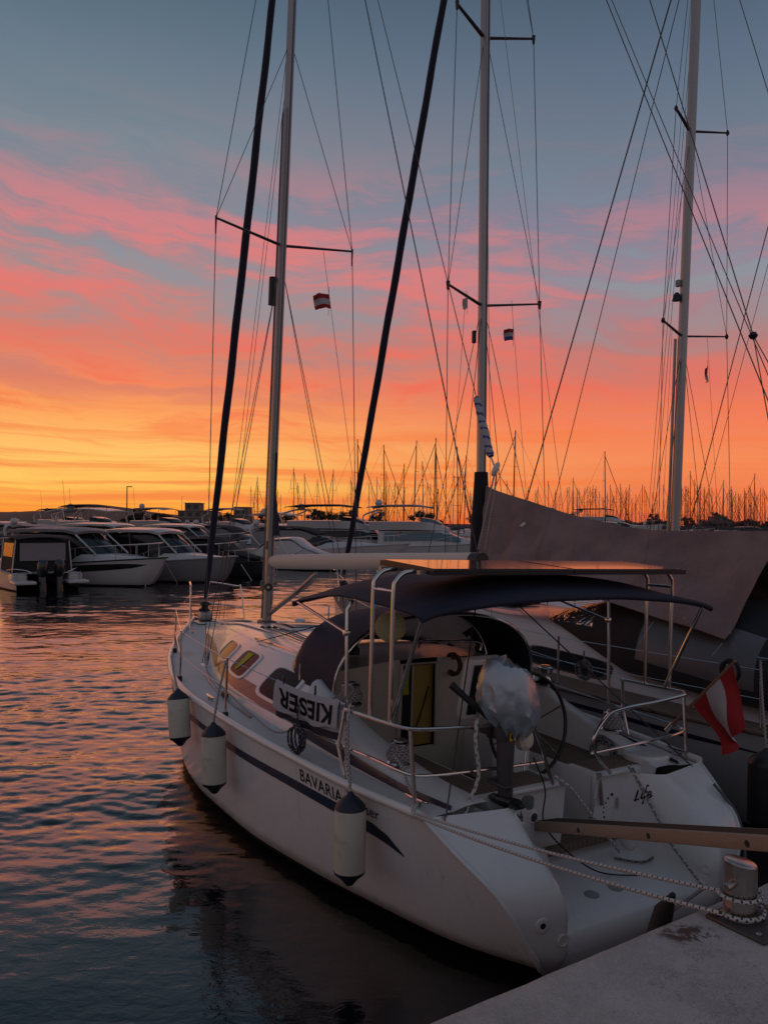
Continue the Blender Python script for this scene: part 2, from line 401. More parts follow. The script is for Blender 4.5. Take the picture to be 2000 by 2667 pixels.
    tcn = t.new('ShaderNodeTexCoord'); s = t.new('ShaderNodeSeparateXYZ'); t.l.new(tcn.outputs['Object'], s.inputs[0])
    gx = t.math('LESS_THAN', t.math('FRACT', t.math('MULTIPLY', s.outputs[0], 8)), .04); gy = t.math('LESS_THAN', t.math('FRACT', t.math('MULTIPLY', s.outputs[1], 8)), .04)
    t.l.new(t.mix(t.math('MAXIMUM', gx, gy), (.008, .01, .025, 1), (.12, .12, .13, 1)), b.inputs['Base Color'])
    b.inputs['Roughness'].default_value = .12; b.inputs['Specular IOR Level'].default_value = .7; b.inputs['Coat Weight'].default_value = .6; b.inputs['Coat Roughness'].default_value = .06
    MT['solar_cells'] = m
    # concrete quay with rust stain
    m = bpy.data.materials.new('quay_concrete'); m.use_nodes = True; t = NT(m.node_tree); b = t.n['Principled BSDF']
    tcn = t.new('ShaderNodeTexCoord'); v = tcn.outputs['Object']
    a = t.noise(v, 2.2, 6, .65); f = t.noise(v, 140, 3, .7); k = t.noise(v, 26, 4, .7)
    c = t.mix(t.step(a, .3, .7), (.36, .325, .30, 1), (.54, .495, .46, 1)); c = t.mix(t.math('MULTIPLY', t.step(f, .48, .66), .35), c, (.14, .12, .11, 1)); c = t.mix(t.math('MULTIPLY', t.step(t.noise(v, 75, 2, .5), .60, .68), .55), c, (.52, .49, .46, 1))
    cr = t.math('ABSOLUTE', t.math('SUBTRACT', t.noise(v, 1.6, 7, .7, .5), .5)); c = t.mix(t.math('MULTIPLY', t.math('SUBTRACT', 1.0, t.step(cr, 0.0, .006)), .55), c, (.08, .07, .065, 1))
    c = t.mix(t.math('MULTIPLY', t.step(k, .60, .72), .35), c, (.16, .13, .11, 1))
    st = WF.z(1790, 2432, H-1.62)
    sep = t.new('ShaderNodeSeparateXYZ'); t.l.new(v, sep.inputs[0])
    ddx = t.math('DIVIDE', t.math('SUBTRACT', sep.outputs[0], st.x), .14); ddy = t.math('DIVIDE', t.math('SUBTRACT', sep.outputs[1], st.y), .085)
    dd = t.math('SQRT', t.math('ADD', t.math('MULTIPLY', ddx, ddx), t.math('MULTIPLY', ddy, ddy)))
    ms = t.math('MULTIPLY', t.math('SUBTRACT', 1.0, t.step(dd, .55, 1.15)), t.step(t.noise(v, 16, 6, .7, .6), .46, .56))
    c = t.mix(t.math('MULTIPLY', ms, .9), c, (.085, .03, .018, 1))
    t.l.new(c, b.inputs['Base Color']); b.inputs['Roughness'].default_value = .9
    bn = t.new('ShaderNodeBump'); bn.inputs['Strength'].default_value = .9; bn.inputs['Distance'].default_value = .01
    t.l.new(t.math('ADD', t.math('MULTIPLY', f, .5), k), bn.inputs['Height']); t.l.new(bn.outputs[0], b.inputs['Normal'])
    MT['quay_concrete'] = m
    # water
    m = bpy.data.materials.new('harbour_water'); m.use_nodes = True; t = NT(m.node_tree); b = t.n['Principled BSDF']
    b.inputs['Base Color'].default_value = (.006, .007, .009, 1); b.inputs['Roughness'].default_value = .05; b.inputs['IOR'].default_value = 1.75
    tcn = t.new('ShaderNodeTexCoord'); mp = t.new('ShaderNodeMapping'); mp.inputs['Scale'].default_value = (1.0, 1.7, 1); t.l.new(tcn.outputs['Object'], mp.inputs[0])
    bn = t.new('ShaderNodeBump'); bn.inputs['Strength'].default_value = .16; bn.inputs['Distance'].default_value = .02
    t.l.new(t.noise(mp.outputs[0], 7.0, 3, .55, .4), bn.inputs['Height']); t.l.new(bn.outputs[0], b.inputs['Normal'])
    MT['harbour_water'] = m
special()
M = MT

# ------------------------------------------------------------------ water: one sheet to the horizon, real waves near the viewer
def water():
    rr = [0.0, 1.0, 1.8] + list(2.4*np.exp(np.linspace(0, math.log(70/2.4), 1050))) + [78, 90, 110, 140, 180, 250, 350, 500, 800, 1400, 2600, 5200]
    fr = np.linspace(-34, 33, 560); ang = np.radians(np.concatenate([fr, np.linspace(36, 323, 60)]))
    rr = np.array(rr); A, Rg = np.meshgrid(ang, rr)
    X = Rg*np.sin(A); Y = Rg*np.cos(A); Z = np.zeros_like(X)
    step = np.maximum(np.gradient(rr)[:, None], Rg*np.radians(67/560)); step = np.where(np.abs((A+np.pi) % (2*np.pi)-np.pi) < R(35), step, Rg*.09)
    rng = np.random.RandomState(5)
    for lam in np.exp(np.linspace(math.log(.13), math.log(4.0), 84)):
        th = rng.normal(R(97), R(30)); k = 2*np.pi/lam; amp = .0033*lam*(1.0 if lam < .5 else .40)
        ph = rng.uniform(0, 6.28)
        wgt = np.clip((lam/step - 2.4)/2.0, 0, 1)*np.clip(.25 + (Rg - 5.0)/5.0*(1.0 if lam < .6 else 9), .12, 1)
        arg = k*(X*np.cos(th) + Y*np.sin(th)) + ph + .8*np.sin(.7*X + 1.1*Y*.5 + ph)
        Z += wgt*amp*(np.sin(arg) + .25*np.cos(2*arg))
    # gusts: patches of livelier and calmer water
    g = .75 + .45*np.sin(.35*X + .9 + .3*np.sin(.4*Y))*np.sin(.27*Y + 1.3) + .2*np.sin(.9*Y - .3*X)
    near = np.clip((Rg-3.0)/6.0, .45, 1)
    Z *= np.clip(g, .4, 1.35)*near
    n, mth = X.shape
    vs = np.stack([X, Y, Z], -1).reshape(-1, 3)
    i, j = np.meshgrid(np.arange(n-1), np.arange(mth), indexing='ij'); j2 = (j+1) % mth
    fs = np.stack([i*mth+j, (i+1)*mth+j, (i+1)*mth+j2, i*mth+j2], -1).reshape(-1, 4)
    me = bpy.data.meshes.new('water'); me.vertices.add(len(vs)); me.vertices.foreach_set('co', vs.ravel())
    me.loops.add(fs.size); me.loops.foreach_set('vertex_index', fs.ravel().astype(np.int32))
    me.polygons.add(len(fs)); me.polygons.foreach_set('loop_start', np.arange(0, fs.size, 4, dtype=np.int32)); me.polygons.foreach_set('loop_total', np.full(len(fs), 4, dtype=np.int32))
    me.polygons.foreach_set('use_smooth', [True]*len(fs)); me.update(calc_edges=True); me.validate()
    me.materials.append(M['harbour_water'])
    o = bpy.data.objects.new('water', me); C.objects.link(o); tag(o, kind='structure')
    # the sea bed, so nothing shows through
    q = MB().box((0, 0, -6), (9000, 9000, .2)); ob = q.build('sea_bed', M['shore_earth'], smooth=0); tag(ob, kind='structure')
water()

# ------------------------------------------------------------------ quay
P1 = Frame((1.651, 5.919, 0), R(31.975), R(1.406))            # the white sailboat
PQ = H - 1.62
def quay():
    a = WF.z(1100, 2661, PQ); b = WF.z(1827, 2357, PQ)
    d = (b-a); d.z = 0; d.normalize(); nrm = Vector((d.y, -d.x, 0))
    if nrm.y > 0: nrm = -nrm
    p0 = a - d*7; p1 = a + d*16
    rows = []
    prof = [(0.0, -2.2), (0.0, -.035), (.006, -.014), (.02, -.004), (.05, 0), (.10, 0)] + [(.1 + .35*k, 0) for k in range(1, 30)]
    N = 420
    for i in range(N+1):
        q = p0.lerp(p1, i/N); r = []
        for off, dz_ in prof:
            p = q + nrm*off; p.z = PQ + dz_
            if dz_ <= 0 and off < .06 and dz_ > -.1: ch = max(0, nz(p, 6.0, 8) - .3)*.018; p += nrm*(nz(p, 1.1)*.005 + nz(p, 14, 2)*.0025 + ch); p.z += nz(p, 7.0, 3)*.004 - ch*.4
            r.append(p)
        rows.append(r)
    o = MB().grid(rows).build('quay', M['quay_concrete']); tag(o, kind='structure')
    return d, nrm
QD, QN = quay()

def bollard():
    base = WF.z(1925, 2392, PQ); e = bpy.data.objects.new('mooring_bollard', None); C.objects.link(e)
    e.location = (base.x, base.y, PQ); e.rotation_euler = (0, 0, math.atan2(QD.y, QD.x)); e.empty_display_size = .2
    tag(e, 'polished steel mooring bollard with cross pin and slanted cap on the quay corner', 'bollard')
    MB().box((.03, -.05, .008), (.30, .26, .016), bev=.006).build('base_plate', M['plate_rust'], e)
    m = MB(); n = 28; rad = .066; rows = []
    for z0, rr in ((.012, rad+.014), (.02, rad+.004), (.035, rad), (.20, rad)):
        rows.append([(rr*math.cos(2*math.pi*k/n), rr*math.sin(2*math.pi*k/n), z0) for k in range(n)])
    for rr, dz_ in ((rad, 0), (rad-.004, .006), (rad-.012, .009)):
        rows.append([(rr*math.cos(2*math.pi*k/n), rr*math.sin(2*math.pi*k/n), .232 + dz_ - .16*rr*math.cos(2*math.pi*k/n+.5)) for k in range(n)])
    m.grid(rows, closev=True); b = len(m.v)-n; m.fc.append([b+k for k in range(n)]); m.m.append(0)
    m.build('post', M['stainless_worn'], e, smooth=30)
    for s in (-1, 1):
        MB().tube([(s*.05, s*.01, .165), (s*.118, s*.02, .165 + .0), (s*.124, s*.02, .165)], [.016, .016, .012], 12).build('cross_pin', M['stainless_worn'], e)
    for i, (x, y) in enumerate(((-.09, -.14), (.15, -.14), (.15, .05), (-.09, .05))):
        MB().lathe([(.012, .016), (.012, .024), (.009, .027)], (x, y, 0), n=6).build('bolt', M['stainless_worn'], e)
    return base
mat('plate_rust', (.10, .085, .08), .5, .5, var=.3, vs=14, dirt=(.12, .05, .03), ds=9)
mat('stainless_worn', (.42, .38, .35), .24, 1.0, var=.25, vs=18, dirt=(.20, .12, .08), ds=9)
BOL = bollard()

# ------------------------------------------------------------------ ropes
def braid(pts, r, name, mat_pair, parent=None, pitch=.9):
    "rope with a fleck pattern: finely ringed tube, flecks by face"
    pts = [Vector(p) for p in pts]; L = [0]
    for a, b in zip(pts, pts[1:]): L.append(L[-1] + (b-a).length)
    n = max(8, min(1300, int(L[-1]/(r*pitch)))); out = []; k = 0
    for i in range(n+1):
        d = L[-1]*i/n
        while k < len(L)-2 and L[k+1] < d: k += 1
        out.append(pts[k].lerp(pts[k+1], (d-L[k])/max(1e-9, L[k+1]-L[k])))
    m = MB(); nn = 8
    rs = [r*(1 + .08*(1 if i % 2 else -1)) for i in range(n+1)]
    m.tube(out, rs, nn, mf=lambda i, j: 1 if (i % 2 == 0 and (j + (i//2)*2) % 4 < 2) else 0)
    return m.build(name, [M[mat_pair[0]], M[mat_pair[1]]], parent, smooth=60)
def coil(c, ax1, ax2, r, turns, seed, drop=0.0):
    "loops of a hanging coil"
    rg = random.Random(seed); c = Vector(c); a1 = Vector(ax1); a2 = Vector(ax2); nrm = a1.cross(a2).normalized(); pts = []
    for t in range(turns):
        k1, k2 = rg.uniform(.8, 1.15), rg.uniform(.85, 1.15); off = nrm*rg.uniform(-.03, .03); ph = rg.uniform(-.2, .2)
        for j in range(14):
            a = 2*math.pi*j/14 + ph
            pts.append(c + off + a1*(r*k1*math.sin(a)) + a2*(r*k2*math.cos(a) - drop*(1-math.cos(a))*.3))
    return spline(pts, 3)

# ------------------------------------------------------------------ generic sailing hull
class Hull:
    def __init__(s, fs, b, g, w, stem, edge, zin=1.0, depth=.45):
        s.fs, s.b, s.g, s.w, s.stem, s.edge, s.depth = fs, b, g, w, stem, edge, depth
    def B(s, f): return hermite(f, s.fs, s.b)
    def G(s, f): return hermite(f, s.fs, s.g)
    def W(s, f): return hermite(f, s.fs, s.w)
    def half(s, f, z):
        g = s.G(f); b, w = s.B(f), s.W(f)
        if z >= 0: return w + (b-w)*max(0, min(1, z/g))**.5
        return w*max(0, 1 - (-z/s.depth))**.5
    def fE(s, z): return hermite(z, [e[0] for e in s.edge], [e[1] for e in s.edge])
    def fB(s, z): return hermite(z, [e[0] for e in s.stem], [e[1] for e in s.stem])
    def mesh(s, nf=46, boot=.07):
        q = [1, .93, .84, .72, .6, .48, .36, .25, .15, boot, .0, -.12, -.25, -.36, -s.depth]
        rows = []
        for i in range(nf+1):
            u = i/nf; u = u + .10*math.sin(2*math.pi*u)*-.5
            r = []
            for k in q:
                z = k*s.gz(u) if k > boot else k
                f = lerp(s.fE(z), s.fB(z), u)
                x = s.half(f, z) if k > -s.depth else 0.0
                if i == nf: x = .012 if z > 0 else 0
                r.append((x, f, z))
            rows.append([(-x, f, z) for x, f, z in r] + [(x, f, z) for x, f, z in r[::-1][1:]])
        m = MB(); nq = len(q)
        bi = q.index(boot)
        m.grid(rows, mf=lambda i, j: 1 if (bi <= j < 2*nq-2-bi) else 0)
        return m
    def gz(s, u):
        f = lerp(.1, s.fs[-1], u)
        return s.G(f) if u > .03 else lerp(s.edge[-1][0], s.G(f), u/.03)
def strip_on_hull(h, path, side=-1, off=.004, n=60):
    "path: list of (f, zlow, zhigh); ribbon lying on the hull"
    fs = [p[0] for p in path]; rows = []
    for i in range(n+1):
        f = lerp(fs[0], fs[-1], i/n); z0 = hermite(f, fs, [p[1] for p in path]); z1 = hermite(f, fs, [p[2] for p in path])
        rows.append([(side*(h.half(f, lerp(z0, z1, k/3)) + off), f, lerp(z0, z1, k/3)) for k in range(4)])
    return MB().grid(rows)
def text_polys(body, size, shear=0.0, extr=0.0, space=1.0, bold=0.0):
    cu = bpy.data.curves.new('t', 'FONT'); cu.body = body; cu.size = size; cu.shear = shear; cu.resolution_u = 3; cu.space_character = space; cu.offset = bold
    o = bpy.data.objects.new('t', cu); C.objects.link(o); bpy.context.view_layer.update()
    me = bpy.data.meshes.new_from_object(o.evaluated_get(bpy.context.evaluated_depsgraph_get()))
    vs = [v.co.copy() for v in me.vertices]; fs = [list(p.vertices) for p in me.polygons]
    bpy.data.objects.remove(o); bpy.data.curves.remove(cu); bpy.data.meshes.remove(me)
    return vs, fs
def wires(items, name, parent, mt='wire', n=5):
    for pts, r in items:
        MB().tube(pts, r, n).build(name, M[mt], parent)

# ------------------------------------------------------------------ the white sailboat
boat = P1.empty('sailboat'); boat.name = 'sailboat'
tag(boat, 'white sailboat with navy stripe and navy bimini moored stern to at the quay', 'sailboat')
h1 = Hull([-.45, .3, 1.0, 1.8, 3.0, 4.0, 5.0, 6.2, 7.3, 8.3, 9.05, 9.47],
          [1.40, 1.50, 1.63, 1.72, 1.82, 1.84, 1.74, 1.45, 1.05, .60, .24, .03],
          [1.0, 1.0, 1.01, 1.03, 1.07, 1.10, 1.13, 1.17, 1.21, 1.26, 1.30, 1.32],
          [.60, 1.07, 1.27, 1.47, 1.63, 1.63, 1.52, 1.15, .72, .34, .08, .0],
          [(-.45, 7.9), (0, 9.12), (.6, 9.3), (1.32, 9.47)],
          [(-.45, .3), (-.2, -.02), (.04, -.28), (.22, -.37), (.47, -.36), (.64, -.29), (.83, -.03), (1.0, .24)])
h1.mesh().build('hull', [M['hull_gelcoat'], M['hull_black']], boat, smooth=50)
# rubbing strake / toe rail
for s in (-1, 1):
    pts = [(s*(h1.B(f)+.005), f, h1.G(f)+.012) for f in [.24 + (9.47-.24)*i/60 for i in range(61)]]
    MB().tube(pts, .034, 8).build('toe_rail', M['gelcoat'], boat, smooth=60)
strip_on_hull(h1, [(.50, .632, .642), (.72, .69, .785), (.95, .715, .812), (1.3, .745, .835), (3.0, .80, .872), (5.0, .875, .935), (7.0, .955, 1.005), (9.0, 1.03, 1.075)]).build('hull_stripe', M['navy_decal'], boat)
strip_on_hull(h1, [(.50, .632, .642), (.72, .69, .785), (.95, .715, .812), (1.3, .745, .835), (3.0, .80, .872), (5.0, .875, .935), (7.0, .955, 1.005), (9.0, 1.03, 1.075)], side=1).build('hull_stripe', M['navy_decal'], boat)
def hull_text(body, f0, z0, size, shear=0, space=1.0, bold=0):
    vs, fs = text_polys(body, size, shear, space=space); out = []
    for v in vs:
        f = f0 - v.x; z = z0 + v.y + (v.x*-.045)
        out.append((-(h1.half(f, z) + .0045), f, z))
    MB().add(out, fs).build('lettering', M['letter_black'], boat, smooth=0, fix=False)
hull_text('BAVARIA', 1.72, .872, .145, space=1.04)
hull_text('33', 1.06, .925, .07)
hull_text('Cruiser', 1.06, .858, .115, space=1.02)

# transom: rim, platform recess and walk-through
zs = [1.0, .95, .9, .83, .76, .70, .64, .58, .52, .47, .42, .37, .32, .27, .22, .17, .12, .07, .03, -.06]
rec = [(.34, .99), (.37, .975), (.385, .93), (.39, .88), (.395, .80), (.40, .70), (.41, .60), (.42, .52), (.43, .45), (.45, .39), (.42, .365), (.34, .355), (.10, .349), (-.12, .343), (-.20, .335), (-.26, .315), (-.31, .28), (-.35, .22), (-.35, .12), (-.25, -.06)]
NC = 120
def sst(a, b, x):
    t = max(0, min(1, (x-a)/(b-a))); return t*t*(3-2*t)
rows = []
for i, z in enumerate(zs):
    f = h1.fE(z); sE = h1.half(f, z); r = []
    for j in range(NC+1):
        s = lerp(-sE, sE, j/NC); as_ = abs(s)
        lo = 1 - sst(.40, .85, z)
        inner = lerp(.56 if s < 0 else .62, .58, lo)
        k = 1 - sst(inner, inner + lerp(.30, .22, lo), as_)
        bulge = .18*(1-(s/max(sE, .1))**2)
        # low moulded shoulder either side of the steps
        sh = .0*math.exp(-((as_-.95)/.12)**2)*math.exp(-((z-.62)/.12)**2)
        r.append((s, lerp(f - bulge, rec[i][0], k) + sh, lerp(z, rec[i][1], k)))
    rows.append(r)
def gap(i, j):
    s = .5*(rows[i][j][0] + rows[i][j+1][0]); return -.0 < s < .36 and i < 8
tr = MB().grid(rows, skip=gap)
trans_o = tr.build('transom', M['gelcoat'], boat, smooth=60)
for j in (0, -1): MB().tube([r[j] for r in rows], .016, 8).build('transom_edge', M['gelcoat'], boat, smooth=70)
tb = MB(); tb.grid([[(-.0, .45, .985), (-.0, .46, .42)], [(-.0, .80, .985), (-.0, .80, .42)]]); tb.grid([[(.36, .45, .985), (.36, .46, .42)], [(.36, .80, .985), (.36, .80, .42)]])
tb.build('walkway_wall', M['gelcoat'], boat)

# moulded steps either side of the platform
for c, d, an_ in (((-.66, .27, .46), (.66, .36, .28), 18), ((.86, .30, .48), (.50, .30, .28), -16)):
    MB().box(c, d, bev=.09, M=Matrix.Rotation(R(an_), 3, 'Z')).build('transom_step', M['gelcoat'], boat, smooth=60)
# decks
base = lambda f: hermite(f, [.2, .8, 2.3, 3.0, 4.0, 4.8, 5.6, 6.4, 7.2, 8.0, 8.7, 9.0], [1.22, 1.34, 1.44, 1.47, 1.42, 1.30, 1.10, .84, .60, .36, .13, .02])
dk = lambda f: h1.G(f) - .015
rows = []
for s in (-1, 1):
    rr = []
    for i in range(61):
        f = lerp(.24, 9.42, i/60); B = h1.B(f) - .02; bb = min(base(f), B) if f < 9 else 0
        rr.append([(s*lerp(B, bb - .03 if bb > .05 else 0, k/5), f, dk(f) + .02*(k/5)) for k in range(6)])
    MB().grid(rr).build('side_deck', M['deck_nonskid'], boat)
# coachroof
top = lambda f: hermite(f, [2.3, 3.0, 4.0, 4.8, 5.6, 6.4, 7.2, 8.0, 8.7, 9.0], [1.06, 1.05, 1.0, .90, .74, .54, .36, .20, .06, .01])
rz = lambda f: hermite(f, [2.3, 3.2, 4.2, 5.2, 6.3, 7.2, 8.0, 8.7, 9.0], [1.70, 1.70, 1.68, 1.65, 1.60, 1.50, 1.40, 1.315, 1.30])
def roof_sec(f):
    b, t, d, z = base(f), top(f), dk(f) + .01, rz(f); hh = z-d
    p = [(b, d), (b-.012, d+.06*hh), (lerp(b, t, .30), d+.34*hh), (lerp(b, t, .64), d+.62*hh), (lerp(b, t, .88), d+.79*hh), (t, d+.87*hh), (t*.90, d+.915*hh), (t*.7, d+.95*hh), (t*.4, d+.985*hh), (0, z)]
    return [(-x, f, zz) for x, zz in p] + [(x, f, zz) for x, zz in p[::-1][1:]]
rows = [roof_sec(lerp(2.3, 9.0, i/56)) for i in range(57)]
roof = MB().grid(rows); roof_o = roof.build('coachroof', M['gelcoat'], boat, smooth=60)
bvh_roof = BVHTree.FromPolygons([Vector(v) for v in roof.v], roof.fc)
bvh_tran = BVHTree.FromPolygons([Vector(v) for v in tr.v], tr.fc)
def hit(bvh, u, v, fr=P1):
    d = (fr.inv @ ray(u, v)).normalized(); loc, nrm, i, dist = bvh.ray_cast(fr.c, d)
    if loc is None:
        loc, nrm, i, dist = bvh.find_nearest(fr.c + d*8)
    if nrm.dot(d) > 0: nrm = -nrm
    return loc, nrm
def on_roof(f, t):
    "point on the port flank of the coachroof, t=0 at the deck .. 1 at the roof edge"
    b, tt, d, z = base(f), top(f), dk(f) + .01, rz(f); hh = z-d
    xs = [0, .3, .64, .88, 1]; x = lerp(b, tt, t); zz = d + hh*hermite(t, xs, [.03, .34, .62, .79, .87])
    return Vector((x, f, zz))
def roof_band(f0, f1, t0, t1, side, off, n=30, k=3):
    rows = []
    for i in range(n+1):
        f = lerp(f0, f1, i/n); r = []
        for j in range(k+1):
            a = on_roof(f, lerp(t0, t1, j/k)); q = on_roof(f, lerp(t0, t1, j/k) + .02) - a; nn = Vector((q.z, 0, -q.x)).normalized()
            p = a + nn*off; r.append((side*p.x, p.y, p.z))
        rows.append(r)
    return MB().grid(rows)
for s in (-1, 1):
    roof_band(2.32, 7.9, .10, .30, s, .004).build('roof_stripe', M['navy_decal'], boat)
def port_light(f0, f1, t0, t1, side, slant):
    "rounded slanting cabin window with a pale frame"
    def ringpts(g, off):
        r = []
        for k in range(40):
            a = 2*math.pi*k/40; ca, sa = math.cos(a), math.sin(a); e = .42
            x = math.copysign(abs(ca)**e, ca); y = math.copysign(abs(sa)**e, sa)
            t = lerp(t0, t1, .5 + .5*y*g); f = lerp(f0, f1, .5 + .5*x*g) + slant*y*g
            p = on_roof(f, t); q = on_roof(f, t+.02) - p; nn = Vector((q.z, 0, -q.x)).normalized(); p = p + nn*off
            r.append((side*p.x, p.y, p.z))
        return r
    m = MB(); m.grid([ringpts(1.12, .002), ringpts(1.10, .016), ringpts(.96, .018), ringpts(.93, .006)], closev=True)
    fr = m.build('window', M['gelcoat'], boat)
    g = MB(); ring = [ringpts(.95*k, .008) for k in (1, .66, .33, .02)]; g.grid(ring, closev=True); g.build('pane', M['port_glass'], fr)
    return fr
for s in (-1, 1):
    port_light(4.95, 5.55, .30, .78, s, -.04); port_light(3.98, 4.58, .26, .80, s, -.05); port_light(2.75, 3.45, .22, .76, s, -.05)
# yellow curtain seen in the middle window
a = [on_roof(f, t) for f, t in ((4.42, .34), (4.40, .74), (4.20, .76), (4.26, .52), (4.34, .36))]
def nudge(p, o): return (-(p.x+o), p.y, p.z+o*.7)
MB().add([nudge(p, .012) for p in a], [[0, 1, 2, 3, 4]]).build('curtain', M['yellow_curtain'], boat, smooth=0)

# moulded ridges, hatches, vents, grab rails on the coachroof
for s in (-1, 1):
    pts = [(s*(top(f)*.62), f, rz(f) - .035*(rz(f)-dk(f)) + .012) for f in [5.0 + 3.2*i/20 for i in range(21)]]
    MB().tube(pts, [.05*math.sin(math.pi*(i+.6)/21.2)+.004 for i in range(21)], 8, flat=.35, up=(0, 0, 1)).build('deck_moulding', M['gelcoat'], boat, smooth=70)
    rail = [(s*.84, 4.75, 1.57), (s*.85, 4.72, 1.63), (s*.90, 4.2, 1.64), (s*.93, 3.6, 1.64), (s*.93, 3.38, 1.63), (s*.92, 3.36, 1.57)]
    MB().tube(spline(rail, 4), .013, 8).build('grab_rail', M['stainless'], boat)
def hatch(c, d, rot=0):
    q = MB().box(c, (d[0]+.07, d[1]+.07, .03), bev=.012).build('deck_hatch', M['gelcoat'], boat)
    MB().box((c[0], c[1], c[2]+.017), (d[0], d[1], .014), bev=.006).build('pane', M['tinted_glass'], q)
hatch((0, 5.25, 1.67), (.5, .5)); hatch((0, 7.6, 1.475), (.42, .42)); hatch((0, 8.92, 1.322), (.3, .25))
MB().lathe([(.10, 0), (.10, .03), (.07, .05), (.075, .09), (.05, .115), (.0, .12)], (.28, 5.85, 1.59), n=18).build('vent_cowl', M['gelcoat'], boat)
org = MB()
for k in range(5): org.lathe([(.03, 0), (.03, .03), (.018, .04)], (-.32+.085*k - .1, 5.55 - .015*k, 1.615), n=10)
org.build('rope_organiser', M['black_plastic'], boat)
for k in range(4):
    braid(sag((-.40+.085*k, 5.53, 1.645), (-.72 + .05*k, 3.3, 1.68), -.008), .006, 'halyard', ('rope_grey', 'rope_dark'), boat)

# jib tracks on the side deck
for s in (-1, 1):
    MB().tube([(s*(base(f)+.10), f, dk(f)+.022) for f in (3.1, 3.6, 4.2, 4.7, 5.2)], .016, 6).build('genoa_track', M['alloy'], boat)
    MB().box((s*(base(3.95)+.10), 3.95, dk(3.9)+.06), (.05, .12, .06), bev=.012).build('genoa_car', M['black_plastic'], boat)

# cockpit
for s in (-1, 1):
    rr = []
    for i in range(27):
        f = lerp(.24, 2.34, i/26); b = base(f); d = dk(f)+.01; hh = hermite(f, [.24, .5, 1.0, 1.6, 2.1, 2.34], [.03, .06, .14, .27, .44, .52])
        rr.append([(s*x, f, z) for x, z in [(b, d), (b-.02, d+.35*hh), (b-.09, d+.75*hh), (b-.15, d+.95*hh), (b-.19, d+hh), (b-.27, d+hh), (b-.31, d+hh*.9), (b-.34, .95), (b-.36, .93)]])
    MB().grid(rr).build('coaming', M['gelcoat'], boat, smooth=60)
    rr = []
    for i in range(31):
        f = lerp(.26, 2.34, i/30); b = base(f); d = dk(f)+.01; hh = hermite(f, [.24, .5, 1.0, 1.6, 2.1, 2.34], [.03, .06, .14, .27, .44, .52])
        z0, z1 = d + .10*hh + .004, d + min(.34*hh + .03, .9*hh+.01); rr.append([(s*(b+.006), f, z0), (s*(b-.008), f, z1)])
    MB().grid(rr).build('coaming_stripe', M['navy_decal'], boat)
    # seats with teak tops
    MB().box((s*.80, 1.56, .70), (.66, 1.58, .46), bev=.03).build('cockpit_seat', M['gelcoat'], boat)
    MB().box((s*.80, 1.56, .934), (.54, 1.46, .012), bev=.004).build('seat_slats', M['teak'], boat)
# aft benches, the port one ending at the walk-through
for x0, x1 in ((-1.14, -.02), (.38, 1.14)):
    MB().box(((x0+x1)/2, .59, .76), (x1-x0, .36, .46), bev=.03).build('aft_bench', M['gelcoat'], boat)
    MB().box(((x0+x1)/2, .60, .996), (x1-x0-.12, .27, .012), bev=.004).build('bench_slats', M['teak'], boat)
MB().box((0, 1.35, .46), (2.2, 1.95, .06)).build('cockpit_sole', M['teak'], boat)
# bulkhead with companionway
bm_ = MB()
sec = roof_sec(2.3); n = len(sec); door = [(-.33, .62), (-.30, 1.66), (.30, 1.66), (.33, .62)]
bm_.add([(x, 2.3, z) for x, z in [(-1.44, 1.05), (-1.42, 1.2), (-1.28, 1.42), (-1.06, 1.63), (-.36, 1.70), (-.34, 1.64), (-.36, .5), (-1.44, .5)]], [list(range(8))])
bm_.add([(x, 2.3, z) for x, z in [(1.44, 1.05), (1.42, 1.2), (1.28, 1.42), (1.06, 1.63), (.10, 1.70), (.09, 1.64), (.10, .5), (1.44, .5)]], [list(range(8))])
bm_.add([(x, 2.3, z) for x, z in [(-.36, .5), (-.36, .82), (.10, .82), (.10, .5)]], [[0, 1, 2, 3]])
bm_.build('bulkhead', M['cream_panel'], boat, smooth=0)
MB().tube([(-.36, 2.285, .82), (-.34, 2.285, 1.65), (.09, 2.285, 1.65), (.10, 2.285, .82)], .022, 6).build('companionway_frame', M['cream_panel'], boat)
MB().box((-.05, 2.36, 1.22), (.27, .02, .80)).build('companionway_door', M['door_wood'], boat)
MB().box((-.27, 2.345, 1.22), (.17, .02, .80)).build('companionway_gap', M['dark_interior'], boat)
MB().tube([(-.17, 2.34, .80), (-.17, 2.34, 1.62)], .012, 6).build('door_edge', M['cream_panel'], boat)
MB().tube(spline([(-.14, 2.345, .95), (-.06, 2.345, 1.12), (.03, 2.345, 1.4)], 4), .016, 6, flat=.4).build('door_strap', M['bark'], boat)
MB().sheet([[(-.32 + .01*math.sin(9*z), 2.33, z), (-.22, 2.33 + .01*math.sin(14*z), z)] for z in [1.34 + .03*k for k in range(9)]], .006).build('door_curtain', M['yellow_curtain'], boat)
MB().tube(spline([(.18, 2.75, 1.73), (.2, 2.7, 1.80), (.5, 2.55, 1.81), (.8, 2.5, 1.79), (.82, 2.5, 1.70)], 4), .016, 8).build('hatch_handle', M['stainless'], boat)

